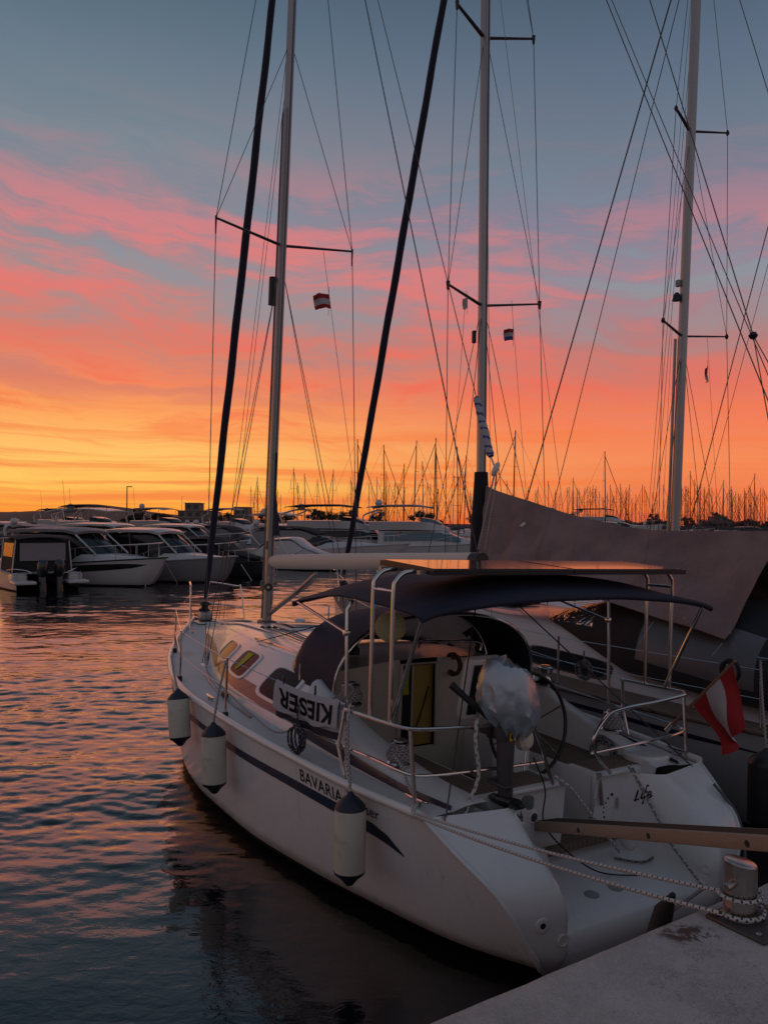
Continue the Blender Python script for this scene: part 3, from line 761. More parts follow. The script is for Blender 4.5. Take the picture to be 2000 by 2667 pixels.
# sprayhood
def arch(w_, z0, z1, f0, f1, n=30, p=2.6):
    r = []
    for k in range(n+1):
        a = math.pi*k/n; c, s = -math.cos(a), math.sin(a)
        x = math.copysign(abs(c)**(2/p), c); y = abs(s)**(2/p)
        r.append(Vector((w_*x, lerp(f0, f1, y), lerp(z0, z1, y))))
    return r
A0 = arch(1.20, 1.42, 2.17, 2.12, 2.05); A1 = arch(1.19, 1.36, 2.15, 2.78, 2.92, p=3.1); A2 = arch(1.15, 1.34, 1.71, 3.02, 3.58, p=2.4)
rows = []
for i in range(19):
    u = i/18
    r = []
    for k in range(31):
        if u < .45: p = A0[k].lerp(A1[k], u/.45)
        else: p = A1[k].lerp(A2[k], (u-.45)/.55); p.z += .05*math.sin(math.pi*(u-.45)/.55)*math.sin(math.pi*k/30)
        p = p + Vector((0, 0, .008*nz(p, 4, 2))); r.append(p)
    rows.append(r)
def spray_mat(i, k):
    t = (k+.5)/30; u = (i+.5)/18
    if u > .50 and u < .96 and (.215 < t < .485 or .515 < t < .785): return 1
    if .42 < u < .93 and (.055 < t < .20 or .80 < t < .945): 
        e = ((u-.78)/.15)**2 + ((min(t, 1-t)-.14)/.07)**2
        return 1 if e < 1.15 else 0
    return 0
MB().sheet(rows, .008, mf=spray_mat).build('sprayhood', [M['navy_canvas'], M['clear_vinyl']], boat, smooth=60)
MB().tube([p + Vector((0, -.012, -.012)) for p in A0], .014, 8).build('sprayhood_hoop', M['stainless'], boat)
MB().tube([p + Vector((0, 0, -.03)) for p in A1], .012, 8).build('sprayhood_hoop', M['stainless'], boat)
for s in (-1, 1):
    MB().tube([(s*1.02, 2.7, 2.02), (s*.95, 4.45, 1.62)], .014, 6, flat=.35).build('sprayhood_strap', M['black_canvas'], boat)

# bimini
def bim(f):
    w_ = hermite(f, [.2, 1.34, 2.25], [1.55, 1.52, 1.54]); ze = hermite(f, [.2, 1.34, 2.25], [2.39, 2.43, 2.31]); cr = hermite(f, [.2, 1.34, 2.25], [.13, .20, .17])
    r = []
    for k in range(31):
        t = -1 + 2*k/30; e = 1-abs(t)**2.6
        z = ze + cr*e - .02*math.cos(3.1*(f-.2)/1.03*2)*e
        r.append(Vector((w_*t, f + .02*math.sin(t*5), z - (.015 if abs(t) > .98 else 0) + .007*nz((t*2, f*2, 0), 1.5, 5))))
    return r
rows = [bim(lerp(.22, 2.26, i/22)) for i in range(23)]
rows[0] = [p - Vector((0, 0, .02)) for p in rows[0]]; rows[-1] = [p - Vector((0, 0, .02)) for p in rows[-1]]
HEM = (rows[0], rows[-1])
MB().sheet(rows, .012).build('bimini_canvas', M['navy_canvas'], boat, smooth=60)
for f in (.62, 1.0, 1.70): MB().tube([p + Vector((0, 0, .003)) for p in bim(f)], .0045, 5).build('bimini_seam', M['black_canvas'], boat, smooth=70)
for hr in HEM: MB().tube(hr, .024, 8).build('bimini_hem', M['navy_canvas'], boat, smooth=70)
for f in (.27, 1.34, 2.2):
    MB().tube([p - Vector((0, 0, .03)) for p in bim(f)[1:-1]], .014, 8).build('bimini_hoop', M['stainless'], boat)
for s in (-1, 1):
    MB().tube([(s*1.50, 1.30, 1.30), (s*1.51, 1.32, 1.9), (s*1.51, 1.34, 2.32), (s*1.46, 1.34, 2.39)], .0155, 8).build('bimini_leg', M['stainless'], boat)
    MB().tube([(s*1.51, 1.34, 2.13), (s*1.53, 2.2, 2.30)], .013, 8).build('bimini_strut', M['stainless'], boat)
    MB().tube([(s*1.52, .27, 2.36), (s*1.50, .64, 1.58)], .0155, 8).build('bimini_strut', M['stainless'], boat)
    MB().box((s*1.51, 1.34, 2.13), (.05, .05, .05), bev=.01).build('bimini_clamp', M['stainless'], boat)

# solar panel on two welded davits
for s in (-1, 1):
    for f in (.89, .61):
        MB().tube(spline([(s*1.54, f, 1.57), (s*1.54, f, 2.1), (s*1.54, f, 2.52), (s*1.52, f, 2.60), (s*1.45, f, 2.655), (s*1.34, f, 2.67)], 4), .0165, 10).build('panel_post', M['stainless'], boat)
    MB().tube([(s*1.54, .89, 2.52), (s*1.54, .61, 2.52)], .013, 8).build('panel_crossbar', M['stainless'], boat)
for x0, x1 in ((-1.36, .03), (.04, 1.43)):
    tl_ = Matrix.Rotation(R(3.2), 3, 'X')
    p = MB().box(((x0+x1)/2, .74, 2.69), (x1-x0, .72, .040), M=tl_).build('solar_panel', M['black_plastic'], boat, smooth=0)
    MB().box(((x0+x1)/2, .74, 2.7135), (x1-x0-.05, .67, .005), M=tl_).build('solar_glass', M['solar_cells'], p, smooth=0)
for y in (.48, 1.0):
    MB().box((0.03, y, 2.665), (2.9, .04, .03)).build('panel_rail', M['alloy'], boat)

# pushpit, gates, stanchions, lifelines, pulpit
ss = M['stainless']
for s in (-1, 1):
    MB().tube(spline([(s*1.58, 1.22, 1.55), (s*1.55, .75, 1.56), (s*1.53, .50, 1.57), (s*1.44, .37, 1.57), (s*1.0, .33, 1.55), (s*.56, .33, 1.53), (s*.40, .34, 1.47), (s*.27, .36, 1.25), (s*.15 if s < 0 else .50, .37, 1.0)], 4), .0155, 10).build('pushpit_rail', ss, boat)
    MB().tube(spline([(s*1.6, 1.28, 1.27), (s*1.54, .8, 1.26), (s*1.50, .46, 1.25), (s*1.38, .36, 1.24), (s*.9, .34, 1.22), (s*.26, .37, 1.19)], 4), .0125, 8).build('pushpit_midrail', ss, boat)
    MB().tube([(s*1.49, .42, 1.57), (s*1.47, .36, 1.0)], .0155, 8).build('pushpit_leg', ss, boat)
    MB().tube([(s*1.58, 1.20, 1.55), (s*1.62, 1.22, 1.27), (s*1.60, 1.13, 1.02)], .0155, 8).build('pushpit_leg', ss, boat)
STF = [3.25, 5.0, 6.75]
for s in (-1, 1):
    for f in STF:
        b = h1.B(f) - .05; MB().tube([(s*b, f, dk(f)), (s*(b+.0), f, dk(f)+.60)], [.015, .0125], 8).build('stanchion', ss, boat)
        MB().box((s*b, f, dk(f)+.03), (.05, .06, .07), bev=.015).build('stanchion_base', M['black_plastic'], boat)
    path = [(s*1.58, 1.20, 1.56)] + [(s*(h1.B(f)-.05), f, dk(f)+.59) for f in STF] + [(s*.45, 8.4, 1.88)]
    mid = [(s*1.62, 1.22, 1.27)] + [(s*(h1.B(f)-.05), f, dk(f)+.30) for f in STF] + [(s*.46, 8.4, 1.58)]
    for p in (path, mid):
        wires([([q for a, b in zip(p, p[1:]) for q in sag(a, b, .012, 6)], .0038)], 'lifeline', boat, 'stainless')
    MB().tube(spline([(s*.48, 8.36, 1.27), (s*.44, 8.50, 1.93), (s*.40, 8.6, 1.96), (s*.20, 9.28, 1.98), (s*.17, 9.34, 1.93), (s*.13, 9.36, 1.30)], 5), .0135, 8).build('pulpit_rail', ss, boat)
    MB().tube([(s*.46, 8.43, 1.6), (s*.15, 9.35, 1.62)], .011, 8).build('pulpit_midrail', ss, boat)
MB().box((0, 9.30, 1.62), (.30, .12, .025), bev=.008).build('pulpit_seat', M['wood_pole'], boat)

# anchor gear at the bow
MB().box((.02, 9.38, 1.34), (.11, .34, .05), bev=.012).build('bow_roller', ss, boat)
an = MB().tube([(.02, 9.2, 1.40), (.02, 9.62, 1.38)], .02, 6); an.plate([(-.11, 9.52, 1.30), (.15, 9.52, 1.30), (.02, 9.78, 1.14)], (0, 0, 1), .02)
an.build('anchor', M['dark_alloy'], boat)
MB().box((-.02, 8.95, 1.42), (.22, .2, .16), bev=.04).build('windlass', M['alloy'], boat)

# mast and rig
def mast_tube(pts, a, b, name, parent, mt='alloy'):
    return MB().tube(pts, [a]*len(pts), 16, flat=b/a, up=(1, 0, 0)).build(name, M[mt], parent, smooth=60)
MAST = lambda z: Vector((0, 6.36 - .024*(z-1.6), z))
mast = mast_tube([MAST(1.58), MAST(5), MAST(9), MAST(14.7)], .080, .058, 'mast', boat)
MB().tube([MAST(2.4) + Vector((0, -.078, 0)), MAST(14.5) + Vector((0, -.078, 0))], .012, 6).build('sail_track', M['dark_alloy'], mast)
MB().box(MAST(1.60), (.2, .28, .06), bev=.02).build('mast_foot', M['dark_alloy'], mast)
for z in (2.0, 2.05):
    pass
MB().box(MAST(2.72) + Vector((-.056, -.01, 0)), (.01, .05, .12), bev=.004).build('mast_slot', M['black_plastic'], mast)
q = MB().lathe([(.02, 0), (.055, .01), (.055, .05), (.03, .06)], MAST(2.12) + Vector((-.03, -.09, 0)), axis=(-.5, -.8, 0), n=18).build('mast_winch', M['black_plastic'], mast)
MB().lathe([(.022, .06), (.022, .068)], MAST(2.12) + Vector((-.03, -.09, 0)), axis=(-.5, -.8, 0), n=14).build('winch_cap', M['stainless'], q)
SPZ = 7.06
tips = {}
for s in (-1, 1):
    a = MAST(SPZ); t = Vector((s*1.06, a.y - .17, SPZ + .09)); tips[s] = t
    MB().tube([a + Vector((s*.05, 0, 0)), t], [.034, .024], 10, flat=.55, up=(0, 0, 1)).build('spreader', M['dark_alloy'], boat)
    MB().tube([t + Vector((0, 0, .03)), t + Vector((0, 0, -.22))], [.016, .009], 6).build('spreader_boot', M['black_plastic'], boat)
    cp = Vector((s*1.14, 5.70, 1.15))
    wires([([MAST(14.3), t], .0055), ([MAST(10.0), t], .005), ([t, cp], .006), ([MAST(6.6) + Vector((s*.05, 0, 0)), cp + Vector((0, -.09, 0))], .0055),
           ([MAST(6.6) + Vector((s*.05, 0, 0)), cp + Vector((0, .12, 0))], .005)], 'shroud', boat)
    for dy in (0, -.09): MB().tube([cp + Vector((0, dy, 0)), cp + Vector((-s*.01, dy + .01, .42))], .013, 6).build('turnbuckle', ss, boat)
    MB().box(cp + Vector((0, -.03, -.0)), (.10, .22, .05), bev=.02).build('chainplate', M['gelcoat'], boat)
wires([([MAST(14.6) + Vector((0, -.1, 0)), (0, 1.52, 2.62)], .0065)], 'backstay', boat)
for s in (-1, 1): wires([([(0, 1.52, 2.62), (s*1.36, .16, .95)], .0065)], 'backstay_leg', boat)
MB().tube([(-1.36, .15, .60), (-1.345, .19, 1.0)], .018, 8).build('backstay_tensioner', ss, boat)
def furl(top_, bot, r0, name, parent, mt, n=60):
    rs = []
    for i in range(n+1):
        t = i/n; rs.append(r0*(.62 + .55*math.sin(math.pi*min(1, t*1.02))**.6*(.35+.65*t)) * (1 + .025*math.sin(i*1.9)) if t < .985 else r0*.45)
    pts = [Vector(top_).lerp(Vector(bot), i/n) + Vector((.004*math.sin(i*.8), .004*math.cos(i*.55), 0)) for i in range(n+1)]
    return MB().tube(pts, rs, 10).build(name, M[mt], parent, smooth=70)
furl((0, 6.28, 13.6), (0, 9.02, 1.72), .062, 'furled_genoa', boat, 'navy_canvas')
MB().lathe([(.05, 0), (.10, .01), (.10, .02), (.06, .04), (.06, .11), (.10, .13), (.10, .14), (.03, .17)], (0, 9.06, 1.50), axis=(0, -.23, 1), n=18).build('furling_drum', M['black_plastic'], boat)
wires([([(0, 9.06, 1.5), (0, 9.18, 1.33)], .012)], 'forestay', boat)
for dx_, fz in ((.05, 6.6), (.09, 6.9)):
    wires([([MAST(10.5) + Vector((dx_, .12, 0)), (dx_*2, 8.6, 1.4)], .004)], 'spare_halyard', boat)
# boom with its furled sail, kicker, topping lift with chafe tube
GN = MAST(2.49) + Vector((0, -.10, 0)); BE = Vector((0, 1.62, 2.70))
MB().tube([GN, GN.lerp(BE, .03), GN.lerp(BE, .5), BE], [.075, .095, .098, .085], 16, flat=.85, up=(1, 0, 0)).build('boom', M['beige_cover'], boat, smooth=60)
MB().tube([BE, BE + Vector((0, -.12, .01))], [.09, .08], 12).build('boom_end', M['black_plastic'], boat)
MB().box(GN + Vector((0, .04, 0)), (.06, .12, .08), bev=.01).build('gooseneck', M['dark_alloy'], boat)
MB().tube([MAST(1.74) + Vector((0, -.09, 0)), (0, 5.4, 2.12)], [.032, .032], 10).build('kicker', M['alloy'], boat)
MB().tube([(0, 5.45, 2.1), (0, 4.85, 2.40)], [.024, .024], 10).build('kicker_rod', M['alloy'], boat)
for k in range(3): braid([MAST(1.78) + Vector((.03*k - .03, -.1, -.05)), (.03*k-.03, 5.0, 2.27)], .006, 'kicker_line', ('rope_grey', 'rope_dark'), boat)
TB = P1.s(1240, 1036, 0); TE = P1.s(1278, 1190, 0)
wires([([MAST(14.6) + Vector((0, -.1, 0)), TB], .0045)], 'topping_lift', boat)
tt = [TB.lerp(TE, i/44) + Vector((0, 0, .01*math.sin(i*.3))) for i in range(45)]
MB().tube(tt, [.036*(1 + .05*math.sin(i*1.25)) if 1 < i < 43 else .028 for i in range(45)], 12, mf=lambda i, j: 1 if ((i*2 + j) % 12 < 3) else 0).build('chafe_tube', [M['towel_white'], M['flag_blue']], boat, smooth=60)
BLK = P1.s(1290, 1222, 0); MB().lathe([(.008, -.07), (.024, -.05), (.030, 0), (.024, .05), (.008, .07)], BLK, axis=(.3, -.3, 1), n=14).build('pulley_block', M['gelcoat'], boat)
wires([([TE, BLK], .008)], 'topping_lift', boat, 'rope_white')
for d in (-.02, .02): braid(spline([BLK, P1.s(1285, 1264, 0) + Vector((d, 0, 0)), BE + Vector((d*2, -.1, .12))], 8), .008, 'topping_line', ('rope_white', 'rope_dark'), boat)
# the corner of the furled mainsail still showing behind the mast
sv = [P1.s(u, v, 0) for u, v in ((728, 1226), (733, 1330), (752, 1412), (726, 1412), (722, 1330))]
rows = []
for i in range(15):
    t = i/14; z = lerp(4.05, 2.86, t); wd = .02 + .19*t**1.3; y = MAST(z).y - .07
    rows.append([Vector((.02*math.sin(4*k/5 + t*3), y - wd*k/5, z)) for k in range(6)])
MB().sheet(rows, .008).build('mainsail_clew', M['navy_canvas'], boat)
wires([([Vector((0, MAST(2.86).y - .25, 2.86)), (0, 5.7, 2.6)], .007)], 'outhaul', boat, 'rope_white')
# halyard tails hung at the mast
for k in range(5):
    cc = MAST(2.15 + .07*k) + Vector((-.07 + .035*k, -.07 if k % 2 else .07, 0))
    braid(coil(cc, (.6, .6, 0), (0, 0, 1), .05 + .012*k, 3, k, .0) + [cc + Vector((0, 0, -.5))], .007, 'halyard_coil', ('rope_white', 'rope_grey') if k % 2 else ('rope_grey', 'rope_white'), boat, pitch=2)
for k in range(6):
    a = random.uniform(0, 6.28); o_ = Vector((math.cos(a)*.085, math.sin(a)*.11, 0))
    wires([([MAST(1.65) + o_, MAST(2.6) + o_*1.05, MAST(9) + o_*.9], .0055)], 'mast_halyard', boat, 'rope_grey')
# radar reflector, steaming light, burgee halyards
MB().tube([MAST(6.22) + Vector((-.06, .14, 0)), MAST(6.62) + Vector((-.06, .14, 0))], .06, 10).build('radar_reflector', M['black_plastic'], boat)
FH1 = tips[1].lerp(MAST(SPZ), .42) - Vector((0, 0, .03)); FH2 = Vector((1.2, 5.4, 1.6))
wires([([FH1, FH2], .0035)], 'flag_halyard', boat, 'rope_grey')

# helm
MB().box((.16, 1.22, .86), (.30, .22, .80), bev=.05).build('pedestal', M['gelcoat'], boat)
q = MB().box((-.16, 1.30, 1.60), (.40, .12, .58), bev=.055, M=Matrix.Rotation(R(12), 3, 'X')).build('instrument_pod', M['gelcoat'], boat)
MB().box((-.16, 1.236, 1.59), (.30, .02, .46), bev=.01, M=Matrix.Rotation(R(12), 3, 'X')).build('instrument_panel', M['tinted_glass'], q)
MB().tube([(-.2, 1.25, 1.0), (-.2, 1.28, 1.72), (.3, 1.28, 1.72), (.3, 1.25, 1.0)], .014, 8).build('pedestal_guard', ss, boat)
wc = Vector((.18, 1.02, 1.29)); wr = .445
ring = [wc + Vector((wr*math.cos(a), .06*math.sin(a), wr*math.sin(a))) for a in [2*math.pi*k/48 for k in range(48)]]
wh = MB().tube(ring, .0165, 10, closed=True).build('steering_wheel', M['black_plastic'], boat, smooth=60)
for k in range(6):
    a = 2*math.pi*k/6 + .3; MB().tube([wc + Vector((.05*math.cos(a), 0, .05*math.sin(a))), wc + Vector((wr*math.cos(a), .06*math.sin(a), wr*math.sin(a)))], .008, 6).build('wheel_spoke', ss, wh)
MB().lathe([(.0, -.05), (.06, -.04), (.065, .02), (.03, .05)], wc, axis=(0, 1, 0), n=16).build('wheel_hub', M['black_plastic'], wh)

# winches on the coamings, the near one dressed with rope
def winch(c, rope):
    w_ = MB().lathe([(.10, 0), (.105, .02), (.075, .05), (.062, .10), (.075, .15), (.085, .165), (.085, .18), (.05, .19), (.05, .20), (.0, .202)], c, n=20).build('winch', M['stainless'], boat)
    if rope:
        cc = Vector(c); pts = [cc + Vector((.085*math.cos(a)*(1+.18*math.sin(a*.13)), .085*math.sin(a)*(1 + .18*math.sin(a*.13)), .04 + .018*a/6.28)) for a in [i*.4 for i in range(110)]]
        braid(pts, .011, 'winch_rope', ('rope_grey', 'rope_white'), w_)
for s in (-1, 1):
    winch((s*1.20, .98, 1.13), True); winch((s*1.16, 1.85, 1.42), s < 0)
q = MB().lathe([(.06, 0), (.06, .05), (.04, .08), (.045, .14), (.05, .15), (.03, .17)], (-.62, 2.75, 1.70), n=16).build('roof_winch', M['black_plastic'], boat)
wires([([(-.6, 2.75, 1.86), (-.85, 2.9, 1.88)], .012)], 'winch_handle', boat, 'stainless')

# deck cleats
def cleat(c, ang):
    m = MB(); Rm = Matrix.Rotation(ang, 3, 'Z'); c = Vector(c)
    m.tube([c + Rm @ Vector((0, x, z)) for x, z in ((-.12, .05), (-.06, .045), (.06, .045), (.12, .05))], [.008, .014, .014, .008], 8)
    for x in (-.04, .04): m.tube([c + Rm @ Vector((0, x, 0)), c + Rm @ Vector((0, x, .05))], .012, 8)
    return m.build('cleat', ss, boat)
CL = Vector((-1.42, .42, 1.02)); cleat(CL, .1); cleat((1.42, .42, 1.02), -.1)
for s in (-1, 1): cleat((s*1.70, 3.9, 1.10), 0); cleat((s*.55, 8.0, 1.26), s*.5)

# transom fittings set on the moulded surface
def on_tran(u, v): return hit(bvh_tran, u, v)
for u, v in ((1350, 2133), (1388, 2128)):
    p, nn = on_tran(u, v)
    q = MB().lathe([(.052, -.004), (.052, .006), (.044, .010), (.036, .010)], p, axis=nn, n=24).build('vent_ring', M['gelcoat'], boat)
    MB().lathe([(.034, .0), (.034, .011), (.010, .013)], p, axis=nn, n=20).build('vent_grille', M['dark_alloy'], q)
p, nn = on_tran(1412, 2411)
q = MB().lathe([(.05, -.004), (.05, .006), (.04, .010), (.022, .008)], p, axis=nn, n=24).build('shower_socket', M['gelcoat'], boat); MB().lathe([(.022, .004), (.02, .009)], p, axis=nn, n=14).build('socket_hole', M['black_plastic'], q)
p, nn = on_tran(1466, 2450); MB().lathe([(.045, -.004), (.045, .004), (.034, .006), (.030, .002), (.005, .001)], p, axis=nn, n=24).build('outlet_ring', M['gelcoat'], boat)
for u, v, r in ((1592, 2069, .014), (1582, 2079, .010), (1576, 2091, .008), (1571, 2103, .007), (1570, 2115, .007), (1572, 2128, .009), (1578, 2144, .011)):
    p, nn = on_tran(u, v); MB().lathe([(r, -.002), (r, .004), (r*.5, .0045)], p, axis=nn, n=14).build('locker_dot', M['black_plastic'], boat)
for u, v in ((1540, 2330), (1602, 2312)):
    p, nn = on_tran(u, v); MB().lathe([(.055, -.002), (.055, .006), (.045, .009), (.01, .007)], p, axis=nn, n=20).build('deck_plate', M['vent_grey'], boat)
p, nn = on_tran(1557, 2020); MB().box(p + nn*.012, (.03, .02, .09), bev=.006).build('locker_latch', ss, boat)
for u, v in ((1837, 2262), (1830, 2292)):
    p, nn = on_tran(u, v); MB().lathe([(.04, -.003), (.04, .006), (.03, .008), (.018, .003)], p, axis=nn, n=18).build('outlet_ring', M['gelcoat'], boat)
# boat name in flowing script, drawn as strokes on the transom
def stroke(px, wd):
    m = MB(); pts = []
    sp_ = spline([(a, b, 0) for a, b in px], 7); rs = []
    for k, q_ in enumerate(sp_):
        p, nn = on_tran(q_.x, q_.y); pts.append(p + nn*.004); rs.append(.0032*wd*(.7 + .5*abs(math.sin(k*.21))))
    return m.tube(pts, rs, 6, flat=.45, up=nn)
def K(*a): return [(1400 + x/2.765, 1500 + y/2.765) for x, y in a]
for px, wd in ((K((722, 1540), (714, 1570), (704, 1602), (697, 1616), (706, 1614), (727, 1604)), 2.0), (K((753, 1562), (747, 1582), (742, 1600), (748, 1603), (756, 1594)), 1.7), (K((760, 1538), (761, 1542)), 2.2),
               (K((800, 1514), (792, 1508), (783, 1520), (774, 1555), (764, 1602), (756, 1636), (749, 1634)), 1.8), (K((756, 1562), (776, 1556), (794, 1554)), 1.5),
               (K((790, 1582), (806, 1576), (816, 1562), (810, 1552), (798, 1560), (789, 1580), (794, 1598), (808, 1594), (824, 1578)), 1.7)):
    stroke(px, wd).build('name_lettering', M['letter_black'], boat, smooth=60)
# swim ladder tube, round seat pad on the starboard quarter
MB().lathe([(.20, 0), (.205, .04), (.19, .06), (.0, .065)], (1.12, .52, 1.005), n=26).build('quarter_seat', M['gelcoat'], boat)
MB().tube([(.40, .40, 1.0), (.40, .36, .75)], .02, 8).build('ladder_bracket', ss, boat)
MB().tube(spline([(1.33, -.02, .9), (1.36, -.22, .7), (1.26, -.36, .47), (1.18, -.40, .36)], 6), .014, 8).build('boarding_ladder', M['dark_alloy'], boat)

# ------------------------------------------------------------------ things on and around the white sailboat
def at(name, fr, p):
    o = bpy.data.objects.new(name, None); C.objects.link(o); o.empty_display_size = .15
    o.location = fr.world(p); o.rotation_euler = fr.rot.to_euler(); return o
def fender(p_top, p_bot, r, label, up_to, mts=('cream_rubber', 'navy_rubber'), fr=P1):
    a, b = Vector(p_top), Vector(p_bot); e = at('fender', fr, b); tag(e, label, 'fender', 'fenders along the hulls')
    ax = (a-b); L = ax.length
    def P(z0, z1, n=7, kind='body'): return None
    body = [(r*.97, L*.15), (r*1.0, L*.18), (r*1.02, L*.5), (r*1.0, L*.82), (r*.97, L*.85)]
    MB().lathe(body, axis=ax, n=22).build('fender_body', M[mts[0]], e, smooth=60)
    MB().lathe([(.012, 0), (.028, L*.012), (r*.6, L*.085), (r*.96, L*.135), (r*1.01, L*.165), (r*.95, L*.17)], axis=ax, n=22).build('end_cap', M[mts[1]], e, smooth=60)
    MB().lathe([(r*.95, L*.83), (r*1.01, L*.835), (r*.96, L*.87), (r*.6, L*.94), (.03, L*.985), (.014, L*1.02)], axis=ax, n=22).build('end_cap', M[mts[1]], e, smooth=60)
    tp = Vector(up_to) - b
    braid([ax*1.0, ax.lerp(tp, .5) + Vector((-.01, 0, 0)), tp], .011, 'fender_rope', ('rope_grey', 'rope_white'), e)
    return e
fender((-1.99, 4.12, 1.20), (-1.97, 4.02, .62), .112, 'cream fender with navy caps nearest the bow of the white sailboat', (-1.80, 5.0, 1.42))
fender((-1.98, 3.03, 1.08), (-1.96, 2.99, .42), .116, 'cream fender with navy caps hanging below the first stanchion amidships', (-1.79, 3.25, 1.62))
fender((-1.74, .80, 1.04), (-1.74, .78, .38), .115, 'weathered stained fender beside the hull lettering near the stern', (-1.59, 1.14, 1.56))

def towel():
    a, b = Vector((-1.705, 2.22, 1.605)), Vector((-1.60, 1.25, 1.60)); e = at('towel', P1, a); tag(e, 'grey white towel with upside down black letters hung over the guard wire', 'towel')
    d = (b-a); L = d.length; dn = d.normalized(); out = Vector((dn.y, -dn.x, 0)); out = out if out.x < 0 else -out
    def pt(x, w_, off=0):       # x along the wire, w_ hang distance (+ outer, - inner)
        wav = .018*math.sin(x*9+.4)*min(1, abs(w_)*4) + .012*math.sin(x*21+1)*min(1, abs(w_)*3)
        p = dn*x + Vector((0, 0, -.030*math.sin(math.pi*x/L) - abs(w_))) + out*((.016 if w_ > 0 else -.016) + wav + off)
        if abs(w_) < .02: p = dn*x + Vector((0, 0, .012 - .030*math.sin(math.pi*x/L))) + out*(off + w_*.8)
        return p
    rows = [[pt(L*i/40, wv) for wv in [-.30, -.24, -.17, -.1, -.04, 0, .035, .07, .10, .13, .16, .19, .215 + .015*math.sin(i*.3)]] for i in range(41)]
    MB().sheet(rows, .006, mf=lambda i, j: 1 if j == 0 else 0).build('cloth', [M['towel_white'], M['navy_canvas']], e)
    vs, fs = text_polys('KIESER', .205, space=1.02, bold=.006); wmax = max(v.x for v in vs)
    def tp(v):
        q = Vector((L - .05 - v.x*(L-.13)/wmax, .035 + v.y, 0)); return pt(q.x, max(.022, q.y), .008)
    bm = bmesh.new(); vv = [bm.verts.new(v) for v in vs]
    for f in fs:
        try: bm.faces.new([vv[i] for i in f])
        except ValueError: pass
    bmesh.ops.triangulate(bm, faces=bm.faces); bmesh.ops.subdivide_edges(bm, edges=[x for x in bm.edges if x.calc_length() > .05], cuts=3, use_grid_fill=True); bmesh.ops.triangulate(bm, faces=bm.faces)
    bm.verts.index_update()
    MB().add([tp(v.co) for v in bm.verts], [[v.index for v in f.verts] for f in bm.faces]).build('towel_lettering', M['letter_black'], e, smooth=0, fix=False); bm.free()
    # clothes pegs
    for x in (.12, .62): MB().box(dn*x + Vector((0, 0, .03)), (.012, .02, .08), bev=.004).build('clothes_peg', M['black_plastic'], e)
towel()

def rope_coil(c, label, r, drop, mats, seed, hang=None, turns=6, rad=.009, fr=P1, ax=(0, 1, 0)):
    e = at('rope_coil', fr, c); tag(e, label, 'rope', 'coiled ropes on deck')
    braid(coil((0, 0, 0), ax, (0, 0, 1), r, turns, seed), rad, 'coil', mats, e, pitch=2)
    if hang: braid([(0, 0, r*.6), Vector(hang) - Vector(c)], rad, 'hanging_line', mats, e, pitch=2)
    m = MB(); m.lathe([(.02, -.03), (.026, 0), (.02, .03)], (0, 0, r*.8), n=10); m.build('wrap', M[mats[0]], e)
rope_coil(P1.s(773, 1925, -1.70), 'dark coiled sheet hanging from the guard wire below the towel', .11, .05, ('rope_dark', 'rope_grey'), 3, hang=P1.s(776, 1835, -1.69), turns=5)
rope_coil(P1.s(1570, 1960, .98), 'grey coiled halyard heaped against the starboard cockpit coaming', .13, .05, ('rope_grey', 'rope_dark'), 11, turns=8)
rope_coil(P1.f(1180, 1730, 2.24), 'brown tangle of lines hung on the companionway bulkhead', .10, .05, ('stain_red', 'rope_dark'), 15, turns=8, rad=.008)
rope_coil(P1.s(1520, 1745, 1.62), 'grey line looped on the starboard guard wire by the bimini leg', .10, .05, ('rope_grey', 'rope_dark'), 21, hang=P1.s(1520, 1695, 1.6), turns=5, rad=.008)

def lantern():
    c = P1.s(1017, 1633, -.74); e = at('paper_lantern', P1, c); tag(e, 'round pale green paper lantern hanging under the navy bimini', 'lantern')
    rr = .138; prof = []
    for i in range(41):
        a = math.pi*(.10 + .80*i/40); r = rr*math.sin(a)*1.0; prof.append((r + .009*abs(math.sin(i*math.pi/4)), -rr*.98*math.cos(a)))
    MB().grid([[(r*math.cos(2*math.pi*k/24), r*math.sin(2*math.pi*k/24), z) for k in range(24)] for r, z in prof], closev=True).build('shade', M['lantern_paper'], e, smooth=20)
    for z in (-rr*.94, rr*.94): MB().lathe([(.048, z-.006), (.05, z), (.048, z+.006)], n=20).build('rim', M['cream_panel'], e)
    wires([([(0, 0, rr*.95), (.0, 0, .36)], .003), ], 'string', e, 'rope_white')
lantern()

